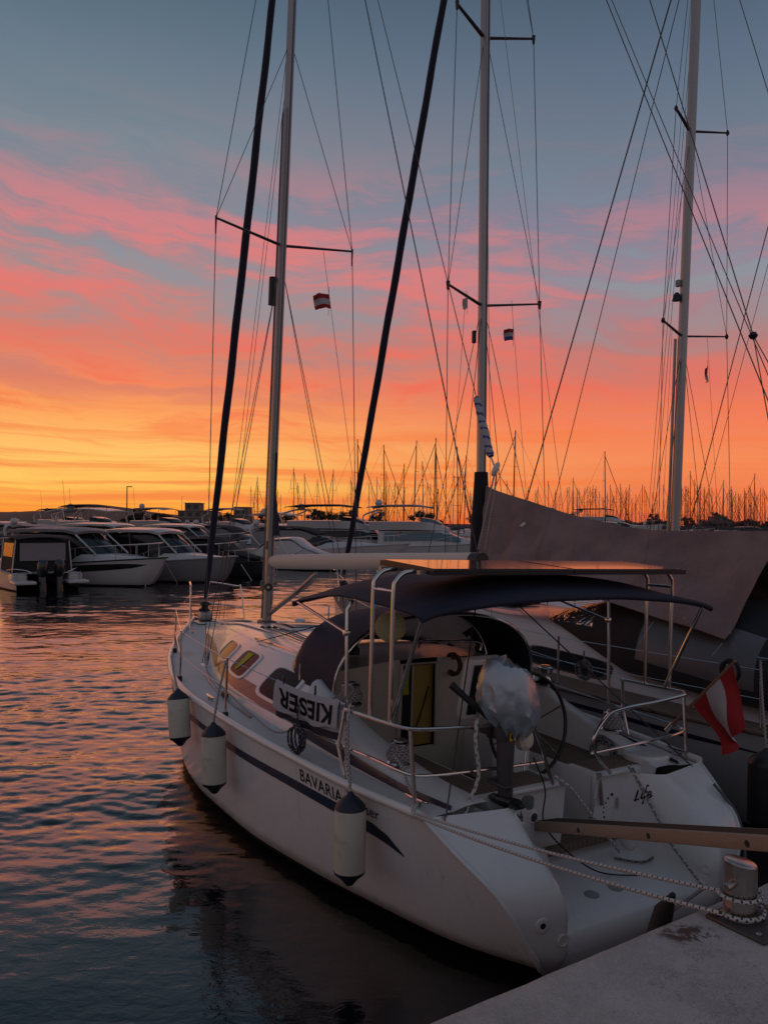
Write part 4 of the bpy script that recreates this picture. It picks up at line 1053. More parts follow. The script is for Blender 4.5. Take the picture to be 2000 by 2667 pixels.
def outboard():
    c = Vector((-.73, .28, 1.05)); e = at('outboard_motor', P1, c); tag(e, 'outboard motor under a silver cover clamped to the pushpit with its propeller in the air', 'outboard motor')
    TT = [0, .10, .3, .62, .88, .97, 1]; rgc = random.Random(8); m = MB(); NR, NK = 15, 36; V = []
    for i in range(NR):
        t = i/(NR-1)
        for k in range(NK):
            a = 2*math.pi*(k + (.5 if i % 2 else 0) + rgc.uniform(-.3, .3))/NK; ca, sa = math.cos(a), math.sin(a); tt = max(0, min(1, t + (rgc.uniform(-.03, .03) if 0 < i < NR-1 else 0)))
            wx = .285*hermite(tt, TT, [.36, .60, .90, .84, .66, .50, .02]); wy = .215*hermite(tt, TT, [.6, .84, 1.0, .92, .72, .58, .02])
            pleat = .065*(1 if k % 3 == 0 else -.5)*(1-t)**.6*(.4 + .6*math.sin(k*1.7)**2)
            fold = 1 + pleat + rgc.uniform(-.026, .026)*(1-.3*t)
            z = lerp(.49, .97, tt) - .05*ca*t + ((.02 if k % 3 else -.03)*(1-t)**4) - (.06*max(0, sa*-1)*(1-t)**4)
            V.append(Vector((wx*fold*ca + .04 - .05*t, wy*fold*sa, z)))
    F = []
    for i in range(NR-1):
        for k in range(NK):
            a_, b_, c_, d_ = i*NK+k, i*NK+(k+1) % NK, (i+1)*NK+(k+1) % NK, (i+1)*NK+k
            F += [[a_, b_, c_], [a_, c_, d_]] if i % 2 else [[a_, b_, d_], [b_, c_, d_]]
    m.add(V, F)
    m.build('cowl_cover', M['silver_cover'], e, smooth=38)
    MB().tube([(.04 + .135*math.cos(a), .10*math.sin(a) - .005, .535 + .012*math.sin(3*a)) for a in [2*math.pi*k/24 for k in range(24)]], .007, 6, closed=True).build('cover_cord', M['rope_dark'], e)
    MB().box((0, .02, .47), (.15, .18, .18), bev=.03).build('powerhead_base', M['dark_alloy'], e)
    MB().tube([(0, 0, .50), (0, 0, .15), (.01, 0, -.02)], [.058, .050, .046], 12, flat=1.5, up=(0, 1, 0)).build('shaft_leg', M['dark_alloy'], e)
    MB().box((0, .03, .06), (.12, .22, .018), bev=.006).build('splash_plate', M['dark_alloy'], e)
    q = MB().lathe([(.01, -.17), (.035, -.13), (.045, -.04), (.042, .08), (.02, .13), (.005, .15)], (0, -.04, -.06), axis=(.25, -1, 0), n=14).build('gearcase', M['motor_black'], e)
    m = MB()
    for k in range(3):
        a0 = 2*math.pi*k/3 + .5; bl = []
        for i in range(7):
            t = i/6; rad_ = .03 + .10*t; w_ = .052*math.sin(math.pi*(.22+.72*t)); tw = .8 - .5*t; r = []
            for j in range(5):
                u = (j/4-.5)*2*w_; r.append(Vector((rad_*math.cos(a0) - math.sin(a0)*u*math.cos(tw), -.19 + u*math.sin(tw), -.06 + rad_*math.sin(a0) + math.cos(a0)*u*math.cos(tw))))
            bl.append(r)
        m.sheet(bl, .006)
    m.build('propeller', M['motor_black'], e)
    MB().tube([(0, -.04, -.10), (0, -.02, -.2)], [.014, .006], 8, flat=3, up=(0, 1, 0)).build('skeg', M['dark_alloy'], e)
    MB().box((0, .085, .50), (.20, .05, .22), bev=.012).build('clamp_bracket', M['black_plastic'], e)
    MB().tube([(-.12, .05, .55), (-.30, .10, .70), (-.40, .16, .80)], [.022, .024, .028], 10).build('tiller_handle', M['black_plastic'], e)
    MB().box((.0, -.078, .455), (.058, .006, .115), bev=.002).build('warning_label', M['yellow'], e)
    MB().plate([(-.018, -.083, .475), (.018, -.083, .475), (0, -.083, .505)], (0, -1, 0), .002).build('label_symbol', M['letter_black'], e, smooth=0)
    for x in (-.012, .012): MB().box((x, -.083, .43), (.015, .003, .026)).build('label_symbol', M['letter_black'], e, smooth=0)
    MB().lathe([(.0, -.01), (.085, 0), (.09, .05), (.06, .08), (0, .09)], (.20, .06, .36), axis=(.3, -1, .1), n=18).build('fuel_tank', M['cream_rubber'], e)
outboard()

def flag_cloth(e, p0, dirs, w_, h_, bands, name='cloth', droop=.35, seed=0, amp=.03, mts=None, vertical=False):
    "cloth hoisted at p0 along dirs[0] (hoist, downwards) and dirs[1] (fly)"
    hd, fd = Vector(dirs[0]).normalized(), Vector(dirs[1]).normalized(); nn = hd.cross(fd).normalized(); rows = []
    for i in range(19):
        u = i/18; r = []
        for j in range(16):
            v = j/15
            p = Vector(p0) + hd*(h_*v) + fd*(w_*u*(1-droop*.35*u)) + Vector((0, 0, -droop*w_*u*u)) + nn*(amp*math.sin(u*7 + v*2.2 + seed)*u**.6 + amp*.5*math.sin(u*15 + seed*2 - v)*u)
            r.append(p)
        rows.append(r)
    def mf(i, j):
        t = (j+.5)/15
        for k, (lim, mi) in enumerate(bands):
            if t <= lim: return mi
        return bands[-1][1]
    return MB().sheet(rows, .004, mf=mf).build(name, [M[x] for x in (mts or ('flag_red', 'flag_white', 'flag_blue'))], e, smooth=60)
def ensign():
    a, b = Vector((1.50, .60, 1.19)), Vector((1.50, -.08, 1.94)); e = at('ensign_flag', P1, a); tag(e, 'red and white striped ensign drooping from a wooden staff at the starboard quarter', 'flag')
    d = b-a; MB().tube([(0, 0, 0), d*.5, d], [.017, .016, .012], 10).build('staff', M['wood_pole'], e)
    MB().lathe([(.024, 0), (.024, .10)], axis=d, n=12).build('staff_socket', M['stainless'], e)
    hd = -d.normalized(); rows = []
    for i in range(25):
        u = i/24; r = []
        for j in range(19):
            v = j/18
            p = d*.97 + hd*(.58*v*(1-.30*u)) + Vector((.06*math.sin(u*5+v*5)*u + .10*u*(v-.3), -.12*u - .06*v*u, -.50*u**1.05))
            p += Vector((.05*math.sin(v*9 + u*2)*u**.7, .045*math.sin(v*8+1.2+u*3)*u**.7, -.03*math.sin(v*3)*u)); r.append(p)
        rows.append(r)
    MB().sheet(rows, .004, mf=lambda i, j: 1 if 6 <= j < 12 else 0).build('cloth', [M['flag_red'], M['flag_white']], e, smooth=60)
ensign()

# mooring lines to the quay
def line(name, pts, r, mats, label, group='mooring lines of the white sailboat', pitch=.9):
    o = braid(pts, r, name, mats, None, pitch); tag(o, label, 'rope', group); return o
bw = Vector((BOL.x, BOL.y, PQ)); clw = P1.world(CL + Vector((-.03, 0, .04)))
def around(a0, turns, z0, r=.082, n=30):
    return [bw + Vector((r*math.cos(a0 + turns*2*math.pi*i/n), r*math.sin(a0 + turns*2*math.pi*i/n), z0 + .012*i/n)) for i in range(n+1)]
chock = P1.world((-1.555, .27, 1.04))
l1 = WF.z(1900, 2332, PQ + .075); l2 = WF.z(1872, 2372, PQ + .03)
line('mooring_line', [clw, chock] + sag(chock, bw + Vector((-.072, .03, .10)), .03, 24)[1:] + around(R(158), .8, .10), .0085, ('rope_white', 'rope_dark'), 'upper of the two flecked white mooring ropes stretched from the stern to the bollard')
line('mooring_line', [clw + Vector((.03, -.02, 0)), chock + Vector((0, -.03, -.005))] + sag(chock + Vector((0, -.03, -.005)), bw + Vector((-.10, -.05, .045)), .035, 24)[1:] + around(R(205), .75, .035, .092), .0090, ('rope_white', 'rope_dark'), 'lower of the two flecked white mooring ropes curling round the bollard foot')
line('stern_rope', [P1.world((-.10, .42, 1.05)), P1.world((-.03, .30, .98)), P1.world(P1.z(1612, 2218, .40))], .013, ('rope_white', 'rope_grey'), 'plain white rope running from the walk-through corner down to the swim platform')
line('stern_rope', [P1.world((.70, .36, 1.04)), P1.world((.72, .28, .95)), P1.world((.66, -.12, .55)), P1.world((.55, -.50, .38)), WF.z(1722, 2392, PQ-.5)], .011, ('rope_grey', 'rope_white'), 'grey rope hanging down the starboard side of the transom', pitch=1.5)
line('stern_rope', spline([P1.world((.78, .38, 1.0)), P1.world((.86, .28, .80)), P1.world((.95, .14, .52)), P1.world((.80, .10, .40)), P1.world((.55, .05, .37)), P1.world((.40, .22, .37))], 6), .010, ('rope_grey', 'rope_dark'), 'slack dark line looping over the starboard transom step', pitch=1.5)
line('spring_line', spline([CL + Vector((0, 0, 0)) for CL in [P1.world((-1.42, .46, 1.08)), P1.world((-1.36, .62, 1.10)), P1.world((-1.30, .80, 1.18)), P1.world((-1.27, .98, 1.24)), P1.world((-1.2, 1.02, 1.30))]], 6), .010, ('rope_white', 'rope_dark'), 'flecked rope led from the stern cleat up to the near winch')
line('jib_sheet', spline([P1.world(p) for p in ((-1.25, 1.92, 1.5), (-1.58, 2.3, 1.12), (-1.60, 3.0, 1.13), (-1.5, 3.95, 1.17), (-1.35, 5.0, 1.2), (-1.1, 5.8, 1.3))], 8), .009, ('rope_grey', 'rope_white'), 'grey jib sheet lying along the port side deck', 'running lines of the white sailboat', 1.6)
line('hanging_rope', spline([P1.world(p) for p in ((-.99, .30, 1.62), (-1.02, .27, 1.45), (-.97, .29, 1.2), (-1.08, .27, 1.0), (-1.2, .2, .85))], 8), .014, ('rope_white', 'rope_grey'), 'thick pale rope knotted on the pushpit and hanging over the quarter', 'running lines of the white sailboat', 1.5)
line('hanging_rope', spline([P1.world(p) for p in ((-1.58, 1.12, 1.62), (-1.63, 1.08, 1.4), (-1.60, 1.12, 1.15), (-1.64, 1.0, 1.02))], 8), .011, ('rope_white', 'rope_grey'), 'pale rope tied to the port gate stanchion', 'running lines of the white sailboat', 1.5)
line('power_cable', spline([P1.world(p) for p in ((-.4, .33, 1.25), (-.30, .30, 1.0), (-.28, .30, .7), (.02, .1, .40), (.3, -.1, .37))], 8), .006, ('black_rubber', 'black_rubber'), 'thin black cable hanging from the pushpit to the platform', 'running lines of the white sailboat', 2)

def plank():
    a = P1.world((-.10, .62, .60)); b = WF.z(2000, 2188, PQ + .05); d = b-a; b = b + d*.45; d = b-a; L = d.length
    o = MB(); dn = d.normalized(); sd_ = Vector((dn.y, -dn.x, 0)).normalized(); up = sd_.cross(dn)
    o.box((0, 0, 0), (.26, L, .075), bev=.008)
    e = bpy.data.objects.new('gangplank', None); C.objects.link(e); e.location = a.lerp(b, .5)
    e.rotation_euler = Matrix((sd_, dn, up)).transposed().to_euler(); e.empty_display_size = .2
    tag(e, 'bare wooden gangplank leading from the boat transom towards the quay', 'gangplank')
    o.build('board', M['plank_wood'], e)
    for k in range(4): MB().lathe([(.018, 0), (.018, .003), (.008, .004)], (-.132 if sd_.x > 0 else .132, -L*.25 + L*.22*k, -.005), axis=(-1, 0, 0), n=10).build('bolt_hole', M['black_plastic'], e)
    for k in range(9): MB().box((-.09 + .0225*k, 0, .038), (.006, L*.98, .004)).build('grip_groove', M['bark'], e, smooth=0)
plank()
def rubber():
    c = WF.z(1728, 2372, PQ - .22); e = MB().tube([c + Vector((-.03, .02, -.16)), c, c + Vector((.03, -.04, .10))], [.055, .045, .012], 12).build('quay_bumper', M['black_rubber']); tag(e, 'black rubber bumper hanging between the swim platform and the quay edge', 'bumper')
rubber()

# courtesy flags
def small_flag(fr, p, hoist, fly, w_, h_, bands, label, seed, mts=None):
    e = at('courtesy_flag', fr, p); tag(e, label, 'flag', 'small flags under the spreaders')
    flag_cloth(e, (0, 0, 0), (hoist, fly), w_, h_, bands, droop=.22, seed=seed, amp=.035, mts=mts)
    wires([([(0, 0, .10), (0, 0, -h_-.1)], .003)], 'flag_line', e, 'rope_grey')
u0 = (846 - 853)/1
pf = FH1.lerp(FH2, (7.02-6.20)/(7.02-1.6)); 
small_flag(P1, FH1.lerp(FH2, .118), (FH2-FH1), (-.95, .2, .05), .25, .22, [(.36, 0), (.7, 1), (1, 0)], 'small red and white flag flying below the starboard spreader of the white sailboat', .4)

# ------------------------------------------------------------------ the grey sailboat beside it
P2 = Frame(tuple(P1.world((4.0, 0, 0)).xy) + (0,), R(31.975), R(.35))
b2 = P2.empty('sailboat'); tag(b2, 'grey sailboat with teak side decks black sprayhood and a mauve boom awning', 'sailboat')
def scaled(f, b, g, w):
    fs = [-.3, .5, 1.5, 3.0, 4.5, 6.0, 7.4, 8.8, 10.0, 11.0, 11.62]
    return fs
h2 = Hull([-.4, .6, 1.6, 3.0, 4.6, 6.2, 7.8, 9.2, 10.3, 11.2, 11.65], [1.40, 1.60, 1.74, 1.80, 1.80, 1.72, 1.46, 1.06, .62, .22, .03],
          [1.06, 1.06, 1.07, 1.08, 1.12, 1.17, 1.22, 1.28, 1.33, 1.37, 1.40], [.9, 1.2, 1.4, 1.55, 1.55, 1.4, 1.05, .66, .32, .06, 0],
          [(-.45, 10.2), (0, 11.1), (1.4, 11.65)], [(-.45, .5), (-.1, 0), (.4, -.35), (1.14, -.15)])
h2.mesh().build('hull', [M['grey_gelcoat'], M['hull_black']], b2, smooth=50)
for s in (-1, 1):
    MB().tube([(s*(h2.B(f)+.004), f, h2.G(f)+.01) for f in [-.1 + 11.7*i/50 for i in range(51)]], .03, 8).build('toe_rail', M['teak'], b2, smooth=60)
    strip_on_hull(h2, [(.2, .86, .865), (.7, .86, .90), (2.0, .90, .95), (4, .92, .97)], side=s).build('hull_stripe', M['navy_decal'], b2)
base2 = lambda f: hermite(f, [.3, 2.6, 4.0, 5.5, 7.0, 8.2, 9.0], [1.18, 1.20, 1.18, 1.05, .78, .42, .05])
top2 = lambda f: hermite(f, [.3, 2.6, 4.0, 5.5, 7.0, 8.2, 9.0], [.95, .95, .92, .80, .56, .25, .02])
rz2 = lambda f: hermite(f, [.3, 2.0, 2.6, 4.0, 5.5, 7.0, 8.2, 9.0], [1.36, 1.46, 1.72, 1.76, 1.74, 1.66, 1.50, 1.36])
for s in (-1, 1):
    rr = []
    for i in range(61):
        f = lerp(-.1, 11.55, i/60); B = h2.B(f) - .02; bb = min(base2(f), B) if f < 9 else 0
        rr.append([(s*lerp(B, max(0, bb-.02), k/4), f, h2.G(f)-.01 + .02*k/4) for k in range(5)])
    MB().grid(rr).build('side_deck', M['teak'], b2)
rows = []
for i in range(50):
    f = lerp(.3, 9.0, i/49); b, t, d, z = base2(f), top2(f), h2.G(f), rz2(f); hh = z-d
    p = [(b, d), (b-.01, d+.1*hh), (lerp(b, t, .5), d+.5*hh), (lerp(b, t, .85), d+.78*hh), (t, d+.88*hh), (t*.88, d+.94*hh), (t*.5, d+.985*hh), (0, z)]
    rows.append([(-x, f, zz) for x, zz in p] + [(x, f, zz) for x, zz in p[::-1][1:]])
MB().grid(rows).build('coachroof', M['boat_white'], b2, smooth=60)
def flank2(f, t, off, s):
    b, tt, d, z = base2(f), top2(f), h2.G(f), rz2(f); hh = z-d
    return Vector((s*(lerp(b, tt, t) + off), f, d + hh*lerp(.05, .88, t) + off*.5))
for s in (-1, 1):
    for f0, f1 in ((2.50, 3.95), (4.25, 5.2)):
        ring = lambda g, off: [flank2(lerp(f0, f1, .5 + .5*g*math.copysign(abs(math.cos(a))**.35, math.cos(a))), lerp(.06, .46, .5 + .5*g*math.copysign(abs(math.sin(a))**.5, math.sin(a))), off, s) for a in [2*math.pi*k/36 for k in range(36)]]
        fr = MB().grid([ring(1.08, .004), ring(1.06, .018), ring(.96, .018), ring(.94, .008)], closev=True).build('window', M['black_plastic'], b2)
        MB().grid([ring(.95*k, .010) for k in (1, .6, .02)], closev=True).build('pane', M['port_glass'], fr)
    MB().tube([(s*.72, 6.3, 1.72), (s*.78, 6.2, 1.78), (s*.88, 4.4, 1.80), (s*.88, 4.3, 1.74)], .014, 8).build('grab_rail', ss, b2)
    for f in (.3, 2.75, 5.0, 7.2, 9.2):
        b = h2.B(f)-.06; MB().tube([(s*b, f, h2.G(f)), (s*b, f, h2.G(f)+.62)], .0135, 8).build('stanchion', ss, b2)
    for hgt in (.60, .32):
        pts = [(s*(h2.B(f)-.06), f, h2.G(f)+hgt) for f in (.3, 2.75, 5.0, 7.2, 9.2)] + [(s*.5, 10.7, 1.38+hgt)]
        wires([(pts, .004)], 'lifeline', b2, 'stainless')
    MB().tube(spline([(s*.52, 10.5, 1.38), (s*.50, 10.6, 2.0), (s*.42, 10.9, 2.02), (s*.16, 11.55, 2.04), (s*.14, 11.58, 1.4)], 5), .014, 8).build('pulpit_rail', ss, b2)
    MB().tube(spline([(s*1.55, .3, 1.78), (s*1.50, -.05, 1.78), (s*1.2, -.25, 1.78), (s*.6, -.28, 1.78), (s*.5, -.28, 1.15)], 5), .015, 8).build('pushpit_rail', ss, b2)
    MB().tube([(s*1.45, -.1, 1.78), (s*1.35, -.1, 1.14)], .015, 8).build('pushpit_leg', ss, b2)
q = MB().box((0, 5.55, 1.775), (.62, .62, .035), bev=.012).build('deck_hatch', M['black_plastic'], b2); MB().box((0, 5.55, 1.795), (.54, .54, .012), bev=.004).build('pane', M['tinted_glass'], q)
q = MB().box((0, 7.7, 1.62), (.5, .5, .035), bev=.012).build('deck_hatch', M['black_plastic'], b2); MB().box((0, 7.7, 1.64), (.43, .43, .012), bev=.004).build('pane', M['tinted_glass'], q)
# black sprayhood running into the cockpit tent
def arch2(w_, z0, z1, f0, f1, n=26, p=2.5):
    r = []
    for k in range(n+1):
        a = math.pi*k/n; c, s = -math.cos(a), math.sin(a); x = math.copysign(abs(c)**(2/p), c); y = abs(s)**(2/p)
        r.append(Vector((w_*x, lerp(f0, f1, y), lerp(z0, z1, y))))
    return r
AA = [arch2(1.24, 1.22, 2.02, .35, .5), arch2(1.22, 1.25, 2.18, 1.3, 1.3), arch2(1.20, 1.32, 2.24, 2.2, 2.2), arch2(1.12, 1.44, 2.16, 2.65, 2.75), arch2(.97, 1.70, 1.80, 3.5, 4.15, p=2.1)]
rows = []
for a, b in zip(AA, AA[1:]):
    for i in range(6): rows.append([p.lerp(q_, i/6) + Vector((0, 0, .012*nz(p.lerp(q_, i/6), 3, 3))) for p, q_ in zip(a, b)])
rows.append(AA[-1])
def m2(i, k):
    t = (k+.5)/26; u = i/24
    if u > .78 and u < .97 and (.12 < t < .47 or .53 < t < .88): return 1
    if .03 < u < .44 and (.05 < t < .27 or .73 < t < .95): return 2
    return 0
MB().sheet(rows, .01, mf=m2).build('sprayhood', [M['black_canvas'], M['silver_vinyl'], M['tent_window']], b2, smooth=60)
MB().sheet([[p + Vector((0, -.02*k, 0)) if k == 0 else Vector((p.x, p.y - .25*k/3, lerp(p.z, 1.18, k/3))) for k in range(4)] for p in AA[0]], .01).build('tent_back', M['black_canvas'], b2)
# mast, boom, awning
MAST2 = lambda z: Vector((0, 6.40 + .006*(z-2), z))
m2o = mast_tube([MAST2(1.70), MAST2(6), MAST2(17.2)], .098, .070, 'mast', b2)
MB().tube([MAST2(2.4) + Vector((0, -.098, 0)), MAST2(17) + Vector((0, -.098, 0))], .014, 6).build('sail_track', M['dark_alloy'], m2o)
MB().tube([MAST2(2.2), MAST2(3.0), MAST2(3.75), MAST2(3.95)], [.19, .17, .125, .115], 14, flat=1.0).build('mast_boot', M['black_canvas'], m2o)
MB().box(MAST2(6.3) + Vector((-.09, .12, .0)), (.06, .07, .22), bev=.015).build('steaming_light', M['black_plastic'], m2o)
for zz, ln, sw in ((6.84, 1.0, .34), (11.50, .84, .30)):
    for s in (-1, 1):
        a = MAST2(zz); t = Vector((s*ln, a.y - sw, zz + .10))
        MB().tube([a + Vector((s*.06, 0, 0)), t], [.040, .028], 10, flat=.55, up=(0, 0, 1)).build('spreader', M['dark_alloy'], b2)
        MB().tube([t + Vector((0, 0, .05)), t + Vector((0, 0, -.09))], [.035, .02], 8).build('spreader_boot', M['black_plastic'], b2)
for s in (-1, 1):
    t1 = Vector((s*1.0, MAST2(7.0).y - .34, 6.94)); t2 = Vector((s*.84, MAST2(11.7).y-.30, 11.60)); cp = Vector((s*1.12, 5.9, 1.3))
    wires([([cp, t1], .0065), ([t1, t2], .0065), ([t2, MAST2(17)], .006), ([t1, MAST2(11.6)], .0055), ([t2, MAST2(16)], .0055), ([cp + Vector((0, -.1, 0)), MAST2(6.9)], .006), ([cp + Vector((0, .9, 0)), MAST2(6.9)], .006)], 'shroud', b2)
    wires([([MAST2(13) + Vector((s*.1, -.1, 0)), (s*.9, 5.0, 1.4)], .004), ([t1.lerp(MAST2(7.0), .5), cp + Vector((s*-.1, .2, 0))], .0035)], 'flag_halyard', b2, 'rope_grey')
furl((0, 6.49, 16.6), (0, 11.22, 1.9), .076, 'furled_genoa', b2, 'navy_canvas', 70)
MB().lathe([(.05, 0), (.11, .01), (.11, .02), (.06, .04), (.06, .12), (.11, .14), (.11, .15), (.03, .2)], (0, 11.28, 1.56), axis=(0, -.28, 1), n=18).build('furling_drum', M['black_plastic'], b2)
MB().tube([(0, 6.30, 2.62), (0, 4.0, 2.62), (0, .9, 2.66)], .10, 14).build('boom', M['alloy'], b2, smooth=60)
def ext(a, b, z): a, b = Vector(a), Vector(b); return a.lerp(b, (z-a.z)/(b.z-a.z))
wires([([ext(P2.s(1578, 0, 0), P2.s(2000, 1047, 0), 17.2), ext(P2.s(1578, 0, 0), P2.s(2000, 1047, 0), 1.4)], .0075)], 'backstay', b2)
wires([([ext(P2.s(1592, 0, 0), P2.s(1930, 812, 0), 17.0), ext(P2.s(1592, 0, 0), P2.s(1930, 812, 0), 2.7)], .006)], 'topping_lift', b2)
rg = P2.s(1960, 874, 0); wires([([ext(P2.s(1691, 0, 0), rg, 17.2), rg], .0075)], 'backstay', b2)
MB().lathe([(.03, -.04), (.055, 0), (.03, .04)], rg, axis=(0, 0, 1), n=12).build('backstay_plate', M['black_plastic'], b2)
for s in (-1, 1): wires([([rg, (s*1.3, -.2, 1.2)], .0065)], 'backstay_leg', b2)
wires([([P2.s(1292, 1225, 0), P2.s(1352, 1318, 0)], .006)], 'awning_halyard', b2, 'rope_grey')
def awning():
    uu = [0, .12, .26, .48, .72, 1.0]
    rf = [6.30, 6.02, 5.2, 4.0, 2.6, 1.0]; rz_ = [3.72, 3.64, 3.46, 3.20, 3.02, 3.00]
    lf = [6.26, 5.5, 4.7, 3.25, 1.95, .95]; lz = [2.50, 2.28, 2.16, 2.16, 2.02, 1.86]; ls = [.17, .72, 1.06, 1.12, 1.12, 1.12]
    for s in (-1, 1):
        rows = []
        for i in range(57):
            u = i/56; a = Vector((0, hermite(u, uu, rf), hermite(u, uu, rz_))); b = Vector((s*hermite(u, uu, ls), hermite(u, uu, lf), hermite(u, uu, lz))); r = []
            for k in range(19):
                v = k/18; p = a.lerp(b, v)
                sgn = s*.05*math.sin(math.pi*v)       # belly
                fold = .10*math.sin(u*60 - v*3.0)*math.exp(-u*3.6)*min(1, v*3.0) + .045*math.sin(v*8-u*21)*min(1, u*1.3)*v + .012*math.sin(v*17+u*33)*v + .03*math.exp(-((u-1+.5*v)/.10)**2)
                p += Vector((s*(sgn + fold) , 0, -.05*math.sin(math.pi*u)*(1-v) + .4*fold*v)); r.append(p)
            rows.append(r)
        MB().sheet(rows if s < 0 else [q[::-1] for q in rows], .006).build('boom_awning', M['mauve_canvas'], b2, smooth=60)
        off = Vector((s*.008, 0, 0))
        for iu in (20, 38): MB().tube([q_ + off for q_ in rows[iu]], .006, 5).build('awning_seam', M['mauve_canvas'], b2)
        MB().tube([r_[-1] + off for r_ in rows], .010, 6).build('awning_hem', M['mauve_canvas'], b2)
        for iu in range(16, 57, 8): MB().lathe([(.014, 0), (.018, .006), (.012, .010)], rows[iu][-2] + off, axis=(s, 0, 0), n=10).build('eyelet', M['alloy'], b2)
    m = MB(); c = P2.s(1378, 1368, -.3); m.box((-.32, 5.02, 3.02), (.02, .20, .05), bev=.008, M=Matrix.Rotation(R(-30), 3, 'X')); m.build('awning_patch', M['gelcoat'], b2)
    wires([([P2.s(1290, 1264, 0), P2.s(1264, 1452, 0)], .012)], 'awning_line', b2, 'rope_white')
    for u, v, z in ((1700, 1620, 1.6), (1880, 1675, 1.55)):
        a = P2.s(u, v, -1.12); wires([([a, (-1.72, a.y - .3, 1.76)], .006)], 'awning_tie', b2, 'rope_grey')
awning()
MB().lathe([(.10, 0), (.105, .02), (.075, .05), (.062, .10), (.085, .165), (.085, .18), (.0, .2)], (-1.0, 1.1, 1.47), n=20).build('winch', M['black_plastic'], b2)
MB().box((-1.0, 1.1, 1.36), (.34, .36, .22), bev=.08).build('winch_pod', M['boat_white'], b2)
for px, v, d in ((1470, 1665, 0),): pass
fender((-1.95, -.05, 1.05), (-1.95, -.05, .30), .15, 'dark fender against the grey hull at the right edge', (-1.50, .3, 1.75), ('black_rubber', 'black_plastic'), P2)
rope_coil((-1.60, .55, 1.62), 'black coiled line hung on the grey sailboat guard wire near the flag', .11, .05, ('black_rubber', 'rope_dark'), 31, turns=5, fr=P2)
small_flag(P2, P2.s(1336, 857, .55), (0, 0, -1), (-.95, -.1, .0), .24, .20, [(.34, 0), (.66, 1), (1, 2)], 'small red white and blue flag below the starboard spreader of the grey sailboat', 1.1)
small_flag(P2, P2.s(1217, 775, -.5), (0, 0, -1), (-.9, -.3, -.25), .14, .18, [(1, 1)], 'small plain white pennant left of the grey sailboat mast', 2.2)

# ------------------------------------------------------------------ two more sailing boats further along the quay
def cruiser(fr, label, sc_, hull_m, deck_m, stripe):
    e = fr.empty('sailboat'); tag(e, label, 'sailboat')
    k = sc_; h = Hull([x*k for x in (-.4, .6, 1.6, 3.0, 4.6, 6.2, 7.8, 9.2, 10.3, 11.2, 11.65)], [x*k for x in (1.40, 1.60, 1.74, 1.80, 1.80, 1.72, 1.46, 1.06, .62, .22, .03)],
          [1.18, 1.18, 1.19, 1.20, 1.23, 1.26, 1.3, 1.34, 1.38, 1.41, 1.43], [x*k for x in (.9, 1.2, 1.4, 1.55, 1.55, 1.4, 1.05, .66, .32, .06, 0)],
          [(-.45, 10.2*k), (0, 11.1*k), (1.43, 11.65*k)], [(-.45, .5), (-.1, 0), (.4, -.35), (1.18, -.15)])
    h.mesh().build('hull', [M[hull_m], M['hull_black']], e, smooth=38)
    for s in (-1, 1):
        strip_on_hull(h, [(.0, .80, .98), (2*k, .82, 1.0), (6*k, .88, 1.04), (11*k, 1.0, 1.10)], side=s).build('hull_stripe', M[stripe], e)
        MB().tube([(s*h.B(f), f, h.G(f)+.01) for f in [-.1 + 11.7*k*i/40 for i in range(41)]], .03, 8).build('toe_rail', M['boat_white'], e, smooth=60)
        for f in (.4, 2.8, 5.0, 7.2, 9.2):
            b = h.B(f*k)-.06; MB().tube([(s*b, f*k, 1.18), (s*b, f*k, 1.86)], .0135, 8).build('stanchion', ss, e)
        for hgt in (1.84, 1.55): wires([([(s*(h.B(f*k)-.06), f*k, hgt) for f in (.4, 2.8, 5, 7.2, 9.2)], .004)], 'lifeline', e, 'stainless')
    rows = [[(x*h.B(f), f, h.G(f) + .04*(1-x*x)) for x in (-.98, -.5, 0, .5, .98)] for f in [-.1 + 11.6*k*i/40 for i in range(41)]]
    MB().grid(rows).build('deck', M['deck_nonskid'], e)
    rows = []
    for i in range(36):
        f = lerp(.6, 8.8, i/35)*k; t = i/35; b = 1.15*k*(1 - max(0, t-.35)**1.6*1.9); z = 1.2 + .52*hermite(t, [0, .22, .3, .7, 1], [.45, .6, 1, .86, .1]); b = max(.04, b)
        rows.append([(-b, f, 1.19), (-b*.9, f, lerp(1.2, z, .6)), (-b*.78, f, lerp(1.2, z, .92)), (0, f, z), (b*.78, f, lerp(1.2, z, .92)), (b*.9, f, lerp(1.2, z, .6)), (b, f, 1.19)])
    MB().grid(rows).build('coachroof', M[deck_m], e, smooth=60)
    A_ = [arch2(1.15*k, 1.45, 2.1, 1.7*k, 1.7*k), arch2(1.1*k, 1.5, 2.15, 2.6*k, 2.7*k), arch2(1.0*k, 1.5, 1.7, 3.1*k, 3.9*k)]
    MB().sheet(A_, .01).build('sprayhood', M['navy_canvas'], e)
    return e, h
P3 = Frame(tuple(P1.world((8.6, 0, 0)).xy) + (0,), R(31.975), R(1.406))
b3, h3 = cruiser(P3, 'white sailboat with a navy stripe third along the quay behind the awning', 1.0, 'boat_white', 'boat_white', 'navy_decal')
M3a = P3.s(1757, 1372, 0); M3b = P3.s(1812, 0, 0); MAST3 = lambda z: M3a.lerp(M3b, (z-M3a.z)/(M3b.z-M3a.z))
m3 = mast_tube([MAST3(1.7), MAST3(6), MAST3(16.5)], .100, .078, 'mast', b3)
MB().tube([MAST3(1.9) + Vector((-.07, .10, 0)), MAST3(6.8) + Vector((-.07, .12, 0))], .03, 8).build('spinnaker_pole', M['alloy'], m3)
